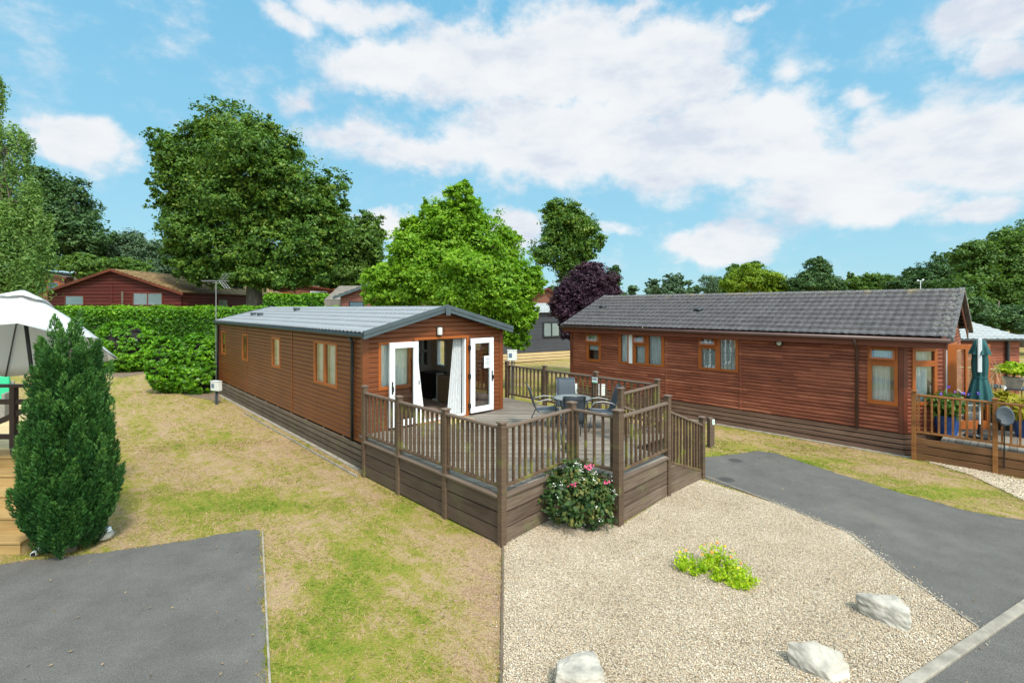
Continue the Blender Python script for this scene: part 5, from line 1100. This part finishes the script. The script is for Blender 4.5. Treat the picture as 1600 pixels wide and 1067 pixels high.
mb = MB(); mb.tube([(.02, .0, -.2), (-.2, -.14, -.17), (-.36, -.25, -.05)], .014, 6); mb.build('arm', MT['black'], t_); mb = MB(); mb.tube([(-.33, -.23, -.05), (-.42, -.28, -.01)], .03, 8); mb.build('receiver', MT['black'], t_)
mb = MB(); mb.tube([(.05, .08, -.15), (.03, .02, -.02)], .02, 6); mb.tube([(.03, .03, -.1), (.04, .05, -1.1)], .012, 6); mb.build('bracket', MT['black'], t_)
def pot(label, x, Z, rad, hh, mat, kind, n, leaf, pl_h, seed, blob=None, elong=2.2):
    t_ = thing('planter', onr(x, Z), 0, label, 'planter', 'planted pots on the amber deck')
    mb = MB(); mb.lathe([(rad*.72, 0), (rad*.9, hh*.6), (rad, hh*.95), (rad*1.04, hh), (rad*.94, hh), (rad*.9, hh*.9), (.01, hh*.9)], 20); mb.build('pot', MT[mat], t_, smooth=False)
    r = np.random.default_rng(seed); crown('foliage', t_, blob or [(0, 0, hh+pl_h*.45, rad*1.15, rad*1.1, pl_h*.6)], n, leaf, LM[kind], r, per=12, shell=.3, elong=elong, clus=.3)
    return t_
pp = pot('blue glazed pot of mixed flowers by the patio door', 1479, 11.45, .25, .48, 'blue', 'mid', 1600, .045, .5, 71)
r = np.random.default_rng(3); m, q, b = new_mat('purple_petals'); q.set(b.inputs['Base Color'], (.16, .08, .55))
for i in range(7):
    C = np.array([r.normal(0, .15), -.2+r.normal(0, .1), 1.0+r.normal(0, .1)])+r.normal(0, .018, (10, 3)); V = leaf_quads(C, .03, r); np_mesh('bloom', V.reshape(-1, 3), np.arange(40).reshape(-1, 4), m, pp)
pot('dark pot of tall yellow green grass behind the dish post', 1570, 12.0, .26, .42, 'black', 'ochre', 2200, .045, .46, 72, elong=5)
pot('blue pot with feathery yellow foliage at the right photo edge', 1603, 11.3, .24, .42, 'blue', 'ochre', 1800, .04, .42, 73, elong=4)
pot('small dark pot of low yellow foliage beside the parasol pole', 1548, 12.8, .2, .3, 'black', 'ochre', 1000, .045, .4, 75, elong=3)
t_ = thing('patio_table', onr(1590, 14.0), R(-45), 'dark low table holding the square bonsai planter', 'table')
mb = MB(); mb.box(-.75, .75, -.4, .4, .66, .70); mb.build('table_top', MT['charcoal'], t_, bevel=.006)
for x in (-.7, .7):
    for y in (-.35, .35): mb = MB(); mb.box(x-.025, x+.025, y-.025, y+.025, 0, .66); mb.build('leg', MT['chairmetal'], t_)
t_ = thing('bonsai_planter', onr(1583, 13.9, DZ+.70), R(-45), 'square stone planter with flat topped yellow green bonsai', 'planter')
mb = MB(); v0 = [(-.16, -.16, 0), (.16, -.16, 0), (.16, .16, 0), (-.16, .16, 0)]; v1 = [(-.23, -.23, .30), (.23, -.23, .30), (.23, .23, .30), (-.23, .23, .30)]; mb.add(v0+v1, [(3,2,1,0),(4,5,6,7),(0,1,5,4),(1,2,6,5),(2,3,7,6),(3,0,4,7)]); mb.build('pot', MT['conc'], t_, bevel=.01)
mb = MB(); mb.tube([(0, 0, .28), (.03, 0, .45), (-.02, 0, .52)], [.03, .022, .015], 7); mb.build('stem', MT['bark'], t_)
crown('foliage', t_, [(0, 0, .52, .42, .40, .13), (.03, 0, .60, .30, .28, .12)], 3200, .045, LM['mari'], np.random.default_rng(81), per=14, shell=.4)
t_ = thing('cup', onr(1568, 13.6, DZ+.70), 0, 'small white cup left of the bonsai planter', 'cup'); mb = MB(); mb.lathe([(.03, 0), (.05, .11), (.042, .11), (.02, .01)], 12); mb.build('body', MT['pvc'], t_); mb = MB(); mb.tube([(.045, 0, .03), (.085, 0, .05), (.048, 0, .09)], .008, 5); mb.build('handle', MT['pvc'], t_)
t_ = thing('twig_basket', onr(1556, 13.2), 0, 'wicker basket holding bare pale twigs behind the teal parasol', 'basket')
mb = MB(); mb.lathe([(.16, 0), (.2, .62), (.18, .62), (.14, .05)], 16); mb.build('basket', MT['wicker'], t_); mb = MB(); r = np.random.default_rng(4)
for i in range(16): a = r.uniform(0, 6.28); mb.tube([(math.cos(a)*.08, math.sin(a)*.08, .5), (math.cos(a)*.14+r.normal(0, .04), math.sin(a)*.14, 1.0), (r.normal(-.05, .10), r.normal(0, .1), 1.25+r.uniform(0, .35))], [.008, .006, .003], 4)
mb.build('twigs', MT['newwood'], t_)
for k, (x, Z, lab) in enumerate([(1500, 13.2, 'front reclining grey garden chair by the patio door'), (1515, 14.2, 'rear reclining grey garden chair partly behind the teal parasol')]):
    t_ = thing('reclining_chair', onr(x, Z), R(62), lab, 'chair', 'reclining chairs on the amber deck')
    grid_mesh('sling', np.array([[(xx, yy, zz) for yy, zz in ((-.75, .42), (-.2, .40), (.1, .36), (.45, .72), (.85, 1.12))] for xx in (-.27, .27)]), MT['charcoal'], t_)
    for sx in (-.29, .29): mb = MB(); mb.tube([(sx, yy, zz) for yy, zz in ((-.75, .44), (-.2, .42), (.1, .38), (.45, .74), (.86, 1.15))], .022, 6); mb.tube([(sx, -.5, .4), (sx, -.6, 0)], .015, 6); mb.tube([(sx, .1, .38), (sx, .5, 0)], .015, 6); mb.build('frame', MT['silver'], t_)
# ================================================================== LEFT PLOT: steps, deck, white parasol
st = thing('garden_steps', (-6.95, 6.98, 0), 0, 'pale new timber steps behind the cypress at the left edge', 'steps')
for i in range(5):
    y = i*.37; z = .19*(i+1)
    xr = 0 if i < 2 else -.22*(i-1)
    mb = MB(); mb.box(-3, xr, y-.02, y+.19, z-.035, z); mb.box(-3, xr, y+.197, y+.40, z-.035, z); mb.build('tread', MT['stepwood'], st, bevel=.006)
    mb = MB(); mb.box(-2.98, xr-.02, y, y+.03, z-.19, z-.037); mb.build('riser', MT['stepwood'], st, bevel=.004)
mb = MB(); mb.add([(-.025, 0, 0), (-.025, .75, 0), (-.025, .75, .36), (-.025, 0, .12)], [(0, 1, 2, 3)]); mb.build('stringer', MT['newwood'], st)
nd = thing('raised_deck', (0, 0, 0), 0, 'raised pale deck with dark brown cross railing at the left edge', 'deck')
DP = [(-7.9, 8.85), (-11.0, 12.9), (-17, 12.9), (-17, 8.85)]
mb = MB(); boards(mb, DP, (0, 1), .14, .008, .93, .96); mb.build('decking', MT['newwood'], nd)
mb = MB(); mb.prism([(p[0]*.998, p[1]*1.001) for p in DP], .0, .92); mb.build('side_board', MT['newwood'], nd)
for x in (-7.75, -8.62, -9.02, -9.9, -10.8): mb = MB(); mb.box(x-.045, x+.045, 8.88, 8.97, .96, 2.06); mb.build('post', MT['darkfence'], nd, bevel=.005)
mb = MB(); mb.box(-12, -7.7, 8.86, 8.98, 2.06, 2.11); mb.build('top_rail', MT['darkfence'], nd, bevel=.006)
for z in (1.75, 1.12): mb = MB(); mb.box(-12, -7.7, 8.90, 8.95, z, z+.09); mb.build('rail', MT['darkfence'], nd, bevel=.004)
mb = MB(); mb.bar((-9.9, 8.92, 1.15), (-8.6, 8.92, 1.75), .04, .09); mb.build('cross_brace', MT['darkfence'], nd)
t_ = thing('wicker_chair', (-11.62, 11.0, .96), R(30), 'wicker chair with green cushions under the white parasol', 'chair')
mb = MB(); mb.box(-.3, .3, -.3, .3, 0, .42); mb.box(-.3, -.24, -.3, .3, .42, .64); mb.box(.24, .3, -.3, .3, .42, .64); mb.box(-.3, .3, .24, .32, .42, .85); mb.build('body', MT['wicker'], t_, bevel=.02)
mb = MB(); mb.box(-.23, .23, -.3, .22, .42, .52); mb.build('seat_cushion', MT['greenp'], t_, bevel=.03); mb = MB(); mb.box(-.25, .25, .14, .24, .5, .98); mb.build('back_cushion', MT['greenp'], t_, bevel=.03)
# big tilted parasol
pc = Vector((-8.30, 8.35, 3.70)); t_ = thing('cantilever_parasol', pc, 0, 'large white tilted parasol over the left deck', 'parasol')
ax_ = Euler = None
Mx = Matrix.Rotation(R(-21), 3, 'X') @ Matrix.Rotation(R(-10), 3, 'Y')
RR, DR = 1.38, 1.02; vs = [(0, 0, .0)]; NS = 8; nseg = 6; G_ = []
P = []
for k in range(NS*nseg+1):
    a = k/(NS*nseg)*2*math.pi; loc = (k % nseg)/nseg; sc = math.cos(math.pi/NS)/math.cos((loc-.5)*2*math.pi/NS)
    sc = sc*(1-.06*math.sin(loc*math.pi))
    P.append([Mx @ Vector((math.cos(a)*RR*f*sc, math.sin(a)*RR*f*sc, -DR*f**1.25-.0*math.sin(loc*math.pi))) for f in np.linspace(.06, 1, 8)])
o = grid_mesh('canopy', np.array(P), MT['canvas'], t_); so = o.modifiers.new('t', 'SOLIDIFY'); so.thickness = .004
P = [[Mx @ Vector((math.cos(a)*f, math.sin(a)*f, .11-.66*f-.03*math.sin(a*4)**2)) for f in (.02, .2, .42)] for a in np.linspace(0, 2*math.pi, 33)]
o = grid_mesh('vent_cap', np.array(P), MT['canvas'], t_); so = o.modifiers.new('t', 'SOLIDIFY'); so.thickness = .004
for k in range(8):
    a = k*math.pi/4; mb = MB(); mb.tube([Mx @ Vector((0, 0, -.05)), Mx @ Vector((math.cos(a)*RR*.5, math.sin(a)*RR*.5, -DR*.45-.02)), Mx @ Vector((math.cos(a)*RR*.98, math.sin(a)*RR*.98, -DR*.98-.02))], .012, 6); mb.build('rib', MT['chairmetal'], t_)
mb = MB(); mb.tube([(0, 0, 0), (.0, .35, -2.7)], .028, 10); mb.build('pole', MT['black'], t_, smooth=True); mb = MB(); mb.lathe([(.4, -2.70), (.4, -2.63), (.06, -2.6)], 20, (0, .35, 0)); mb.build('base', MT['black'], t_)
t_ = thing('stone_ornament', (*at(163, 845, 7.45).xy, 0), .4, 'grey and white stone at the foot of the cypress', 'stone')
mb = MB(); mb.lathe([(.02, 0), (.11, .02), (.13, .08), (.08, .14), (.01, .16)], 9); mb.build('stone', MT['boulder'], t_, smooth=True); mb = MB(); mb.lathe([(.01, 0), (.06, .02), (.05, .07), (.01, .09)], 8, (.05, -.05, .12)); mb.build('shell', MT['pvc'], t_)
t_ = thing('drain_pipe', (*at(52, 872, 6.9).xy, .045), 0, 'short white pipe end on the soil under the cypress', 'pipe'); mb = MB(); mb.tube([(0, 0, 0), (-.10, .26, 0)], .038, 14); mb.build('pipe', MT['meter'], t_, smooth=True); mb = MB(); mb.tube([(.001, -.002, 0), (.0, .0, 0)], .030, 14); mb.build('bore', MT['black'], t_)
# ================================================================== BUILDINGS BEHIND
def poly(mb, pts): mb.add([tuple(p) for p in pts], [tuple(range(len(pts)))])
def far_window(root, c, d, w, hh, mats='curtain', frame='darktrim', t=.06, nrm=(0, -1), halves=1):
    """c lower-left corner, d unit direction in plan"""
    P = lambda a, o, z: (c[0]+d[0]*a+nrm[0]*o, c[1]+d[1]*a+nrm[1]*o, z)
    ps = [(t+(w-2*t)*i/halves+(t/2 if i else 0), t+(w-2*t)*(i+1)/halves-(t/2 if i < halves-1 else 0), c[2]+t, c[2]+hh-t) for i in range(halves)]
    mb = MB(); cells(mb, P, w, c[2], c[2]+hh, ps, -.02, .10); fo = mb.build('window', MT[frame], root)
    for p in ps: mb = MB(); mb.add([P(p[0], .075, p[2]), P(p[1], .075, p[2]), P(p[1], .075, p[3]), P(p[0], .075, p[3])], [(0, 1, 2, 3)]); mb.build('pane', MT['glass'], fo)
    mb = MB(); mb.add([P(t, .058, ps[0][2]), P(w-t, .058, ps[0][2]), P(w-t, .058, ps[0][3]), P(t, .058, ps[0][3])], [(0, 1, 2, 3)]); mb.build('curtain', MT[mats], fo)
def gable_lodge(name, label, x0, x1, y, z_eave, z_ridge, depth, rz, wallm, roofm, g0, pitch=.2, over=.35, group='lodges beyond the hedge', prof='log', fasc='darktrim', trk=.35):
    """gable front along +x from x0..x1 at y, running back `depth`; rotated rz about its left front corner"""
    t_ = thing(name, (x0, y, g0), rz, label, 'lodge', group); w = x1-x0; ze, zr = z_eave-g0, z_ridge-g0
    lim = lambda z: (0, w) if z <= ze else (max(0, (z-ze)/(zr-ze)*w/2), w-max(0, (z-ze)/(zr-ze)*w/2))
    mb = MB(); wall(mb, (0, 0), (1, 0), (0, -1), w, 0, zr-.02, pitch, (), lim=lim, prof=prof, out=.05); wall(mb, (w, 0), (0, 1), (1, 0), depth, 0, ze, pitch, (), prof=prof, out=.05); wall(mb, (0, 0), (0, 1), (-1, 0), depth, 0, ze, pitch, (), prof=prof, out=.05)
    wall(mb, (0, depth), (1, 0), (0, 1), w, 0, zr-.02, pitch, (), lim=lim, prof=prof, out=.05); mb.build('wall', MT[wallm], t_)
    sl = (zr-ze)/(w/2); P = []
    n = 40; rows = int(math.hypot(w/2, zr-ze)/trk)+1
    for sgn in (0, 1):
        G2 = []
        for i in range(n+1):
            yy = -over+(depth+2*over)*i/n; row = []
            for j in range(rows):
                for fz, st_ in ((0, .05), (.95, 0)):
                    f = (j+fz)/rows; xx = -over+(w/2+over)*f; zz = ze-sl*over+(zr-ze+sl*over)*f+.06+st_
                    row.append((xx if sgn == 0 else w-xx, yy, zz))
            row.append((w/2, yy, zr+.06)); G2.append(row if sgn == 0 else row)
        A = np.array(G2); A = A[::-1] if sgn == 0 else A
        grid_mesh('roof', A, MT[roofm], t_)
    for yy in (-over-.03, depth+over):
        mb = MB()
        for a, b in (((-over, ze-sl*over), (w/2, zr)), ((w+over, ze-sl*over), (w/2, zr))):
            mb.add([(a[0], yy, a[1]-.12), (a[0], yy+.03, a[1]-.12), (b[0], yy+.03, b[1]-.12), (b[0], yy, b[1]-.12), (a[0], yy, a[1]+.07), (a[0], yy+.03, a[1]+.07), (b[0], yy+.03, b[1]+.07), (b[0], yy, b[1]+.07)], [(0,1,2,3),(7,6,5,4),(4,5,1,0),(5,6,2,1),(6,7,3,2),(7,4,0,3)])
        mb.build('bargeboard', MT[fasc], t_)
    return t_
a, b_, c_ = at(75, 459, 37), at(292, 460, 37), at(172, 421, 37)
g0 = float(gz(-30, 40))
L1 = gable_lodge('log_lodge', 'dark red log lodge with mossy roof behind the long hedge', a.x, b_.x, 37, 4.62, c_.z-.05, 16, R(-3), 'redlog', 'mosstiles', g0, .26)
far_window(L1, (1.4, 0, 3.35-g0+.3), (1, 0), 1.5, .75, 'card'); far_window(L1, (6.7, 0, 3.25-g0+.4), (1, 0), 2.3, .95, 'curtain', halves=2)
for i in range(2): far_window(L1, (b_.x-a.x, 4+i*5, 3.0-g0+.3), (0, 1), 1.3, .9, 'curtain', nrm=(1, 0))
mb = MB(); mb.tube([(5.9, -.08, .5), (5.9, -.08, 3.9)], .07, 8); mb.build('flue', MT['bark'], L1); mb = MB(); mb.box(5.0, 5.12, -.09, 0, 0, 4.4); mb.build('batten', MT['redlog'], L1)
a = at(-30, 450, 50); b_ = at(88, 450, 50); g0 = float(gz(-45, 50))
L2 = gable_lodge('timber_lodge_far', 'orange brown lodge glimpsed between birch branches at the left edge', a.x, b_.x, 50, 6.6, 7.4, 8, R(8), 'orlog', 'browntiles', g0, .2, prof='ship')
far_window(L2, (5.0, 0, 4.9-g0), (1, 0), 2.2, 1.3, 'screen', 'trim', .12, halves=2)
a, b_ = at(418, 455, 54), at(520, 455, 54); g0 = float(gz(-20, 54))
L3 = gable_lodge('small_lodge', 'small orange brown lodge with pale windows under the largest oak', a.x, b_.x, 54, 5.5, 6.0, 6, R(4), 'orlog', 'browntiles', g0, .2, prof='ship')
far_window(L3, (1.4, 0, 4.15-g0), (1, 0), 1.0, 1.0, 'screen', 'trim', .1); far_window(L3, (4.6, 0, 4.1-g0), (1, 0), 1.8, 1.2, 'card', 'pvc', .1, halves=2)
a, b_ = at(533, 462, 33), at(640, 462, 33); g0 = float(gz(-8, 33))
L4 = gable_lodge('brown_lodge', 'pinkish brown gabled lodge between the short hedge and the lime tree', a.x, b_.x, 33, 4.3, 5.15, 9, R(0), 'pinklog', 'browntiles', g0, .17, over=.4, fasc='fascia')
far_window(L4, (.55, 0, 3.0), (1, 0), 1.0, .85, 'screen', 'black')
a = at(503, 447, 38); b_ = at(560, 447, 38)                          # tiled wing of the same lodge
mb = MB(); poly(mb, [(-1.7, 1.5, 4.0), (.2, 1.5, 4.0), (1.4, 4.6, 5.1), (-1.75, 4.6, 5.1)]); poly(mb, [(-1.7, 1.5, 3.95), (-1.7, 1.5, 0), (.0, 1.5, 0), (.0, 1.5, 3.95)]); 
o = mb.build('wing_roof', MT['browntiles'], L4); so = o.modifiers.new('t', 'SOLIDIFY'); so.thickness = .08
# charcoal cabin
p0, p1 = (-.9, 30.4), (6.2, 34.6); d = Vector((p1[0]-p0[0], p1[1]-p0[1])); LN = d.length; d.normalize()
L5 = thing('charcoal_cabin', (*p0, 0), math.atan2(d.y, d.x), 'charcoal clad cabin with pale roof and timber skirting behind the deck', 'cabin')
mb = MB(); wall(mb, (0, 0), (1, 0), (0, -1), LN, .62, 3.15, .13, (), prof='ship'); wall(mb, (0, 0), (0, 1), (-1, 0), 4, .62, 3.15, .13, ()); wall(mb, (LN, 0), (0, 1), (1, 0), 4, .62, 3.15, .13, ()); wall(mb, (0, 4), (1, 0), (0, 1), LN, .62, 3.15, .13, ()); mb.build('wall', MT['darklog'], L5)
mb = MB()
for i in range(3): mb.box(0, LN, -.05, -.02, .06+i*.19, .22+i*.19)
mb.build('skirting', MT['newwood'], L5); mb = MB(); mb.box(.05, LN-.05, .02, 3.9, 0, .62); mb.build('dark_backing', MT['shadefill'], L5)  # same dark backing, painted shade behind the timber skirting
tile_roof(L5, 'roof', MT['whiteroof'], -.3, LN+.3, -.25, 3.15, 2.0, 3.78, 6, .25, .02, .03); tile_roof(L5, 'roof', MT['whiteroof'], -.3, LN+.3, 4.25, 3.15, 2.0, 3.78, 6, .25, .02, .03)
far_window(L5, (3.35, 0, 1.55), (1, 0), 1.35, 1.0, 'net', 'gutter', .08, halves=2)
mb = MB(); mb.box(1.9, 1.97, -.03, 0, .62, 3.1); mb.build('corner_trim', MT['gutter'], L5)
a, b_ = at(826, 466, 44), at(868, 466, 44)
L6 = gable_lodge('red_brown_lodge', 'red brown gable seen between lime and purple trees', a.x, b_.x+1, 44, 4.3, 5.2, 8, R(-6), 'orlog', 'whiteroof', 0, .2, prof='ship')
# next lodge on the right
a, b_ = at(1492, 530, 20), at(1592, 531, 20)
L7 = thing('far_right_lodge', (a.x, 20, 0), R(0), 'brown clad cabin with pale tiled roof beyond the teal parasol', 'cabin'); WW = b_.x-a.x
mb = MB(); wall(mb, (0, 0), (1, 0), (0, -1), WW, 0, 2.15, .11, (), prof='ship'); wall(mb, (WW, 0), (0, 1), (1, 0), 5, 0, 2.15, .11, ()); mb.build('wall', MT['lodgelog'], L7)
tile_roof(L7, 'roof', MT['whiteroof'], -.1, WW+.1, -.25, 2.22, 2.4, 2.85, 7, .24, .03, .03)
mb = MB(); mb.box(WW+.1, WW+3, -.25, 2.4, 2.25, 2.28); o = mb.build('flat_roof', MT['whiteroof'], L7); mb = MB(); mb.tube([(-.1, -.3, 2.2), (WW+3, -.3, 2.2)], .05, 8); mb.tube([(WW-.55, -.1, 2.2), (WW-.55, -.1, 0)], .06, 8); mb.build('gutter', MT['gutter'], L7)
# ------------------------------------------------------------------ edging boards, lawn
mb = MB(); x0, y0 = pix_ground([(783.5, 850)])[0]; mb.bar((-.13, 7.25, .01), (-.10, 4.73, .01), .028, .05); mb.bar((-.10, 4.69, .01), (-.13, 3.4, .01), .028, .05)
tag(mb.build('edging_board', MT['skirt'], bevel=.003), 'weathered timber edging between lawn and gravel', 'edging')
(ex0, ey0), (ex1, ey1) = pix_ground([(408, 832), (418, 1067)]); mb = MB(); mb.bar((ex0+.02, ey0, .008), (ex1+(ex1-ex0)*.3+.02, ey1+(ey1-ey0)*.3, .004), .022, .035)
tag(mb.build('edging_board', MT['conc'], bevel=.003), 'weathered timber edging beside the left tarmac bay', 'edging')
pe = pix_ground([(1097, 743), (1210, 786.5), (1323, 832.3), (1339, 844), (1396.5, 889), (1529, 982)]); mb = MB()
for p_, q_ in zip(pe[:-1], pe[1:]): mb.bar((*p_, .008), (*q_, .008), .022, .04)
tag(mb.build('edging_board', MT['conc'], bevel=.003), 'thin pale edging between gravel and driveway', 'edging')
blades('grass_blades', 380000, (-9, 14, 4.2, 13), .028, .0042, 'dry and green lawn grass around the cabins')
blades('far_grass_blades', 90000, (-22, 12, 12, 27), .04, .008, 'lawn grass further back between hedge and cabins')

def edge_tufts(n):
    V, vv = [], []
    segs = list(zip(TAR_L[:6], TAR_L[1:7]))+list(zip(DRIVE[:9], DRIVE[1:10]))+[((-.16, 7.2), (-.13, 4.3)), (FM.w(.2, -.32), FM.w(4.7, -.24)), (FM.w(-12, -.28), FM.w(0, -.28)), (FL.w(-8, -.3), FL.w(0, -.3)), (GRAV_R[0], GRAV_R[6]), (GRAV_R[6], GRAV_R[5]), (GRAV_R[5], GRAV_R[4])]
    for p, q_ in segs:
        L = math.dist(p, q_)
        for i in range(int(L*n)):
            if rng.uniform() < .35: continue
            f = rng.uniform(); cx, cy = p[0]+(q_[0]-p[0])*f+rng.normal(0, .022), p[1]+(q_[1]-p[1])*f+rng.normal(0, .022); g_ = rng.uniform(.2, 1)
            if cy < 4.2 or abs(cx) > cy*1.1: continue
            for k in range(9):
                a = rng.uniform(0, 6.28); h_ = rng.uniform(.015, .05); dx, dy = math.cos(a)*.004, math.sin(a)*.004; lx, ly = rng.normal(0, .022, 2); bx, by = cx+rng.normal(0, .016), cy+rng.normal(0, .016)
                V += [(bx-dx, by-dy, .008), (bx+dx, by+dy, .008), (bx+lx, by+ly, h_)]; vv.append(g_)
    o = np_mesh('edge_tufts', np.array(V), np.arange(len(V)).reshape(-1, 3), MT['blade'], v=np.array(vv)); stuff(o, 'ragged grass tufts creeping over the tarmac edges', 'grass')
edge_tufts(26)
# dry leaves and petals blown about
C = np.stack([rng.uniform(-6, 6, 420), rng.uniform(4.3, 12, 420), np.full(420, .03)], -1); k = np.ones(420, bool)
for p in (CABIN_FP, LODGE_FP, DECK_FP): k &= ~inpoly(C[:, 0], C[:, 1], p)
C = C[k]; Vq = leaf_quads(C, .022, rng, 2.5, 1.6)
stuff(np_mesh('fallen_leaves', Vq.reshape(-1, 3), np.arange(len(C)*4).reshape(-1, 4), simple('dry_leaf', (.25,.17,.09), .8, .6, 3)), 'small dry leaves scattered over lawn, gravel and tarmac', 'leaves')
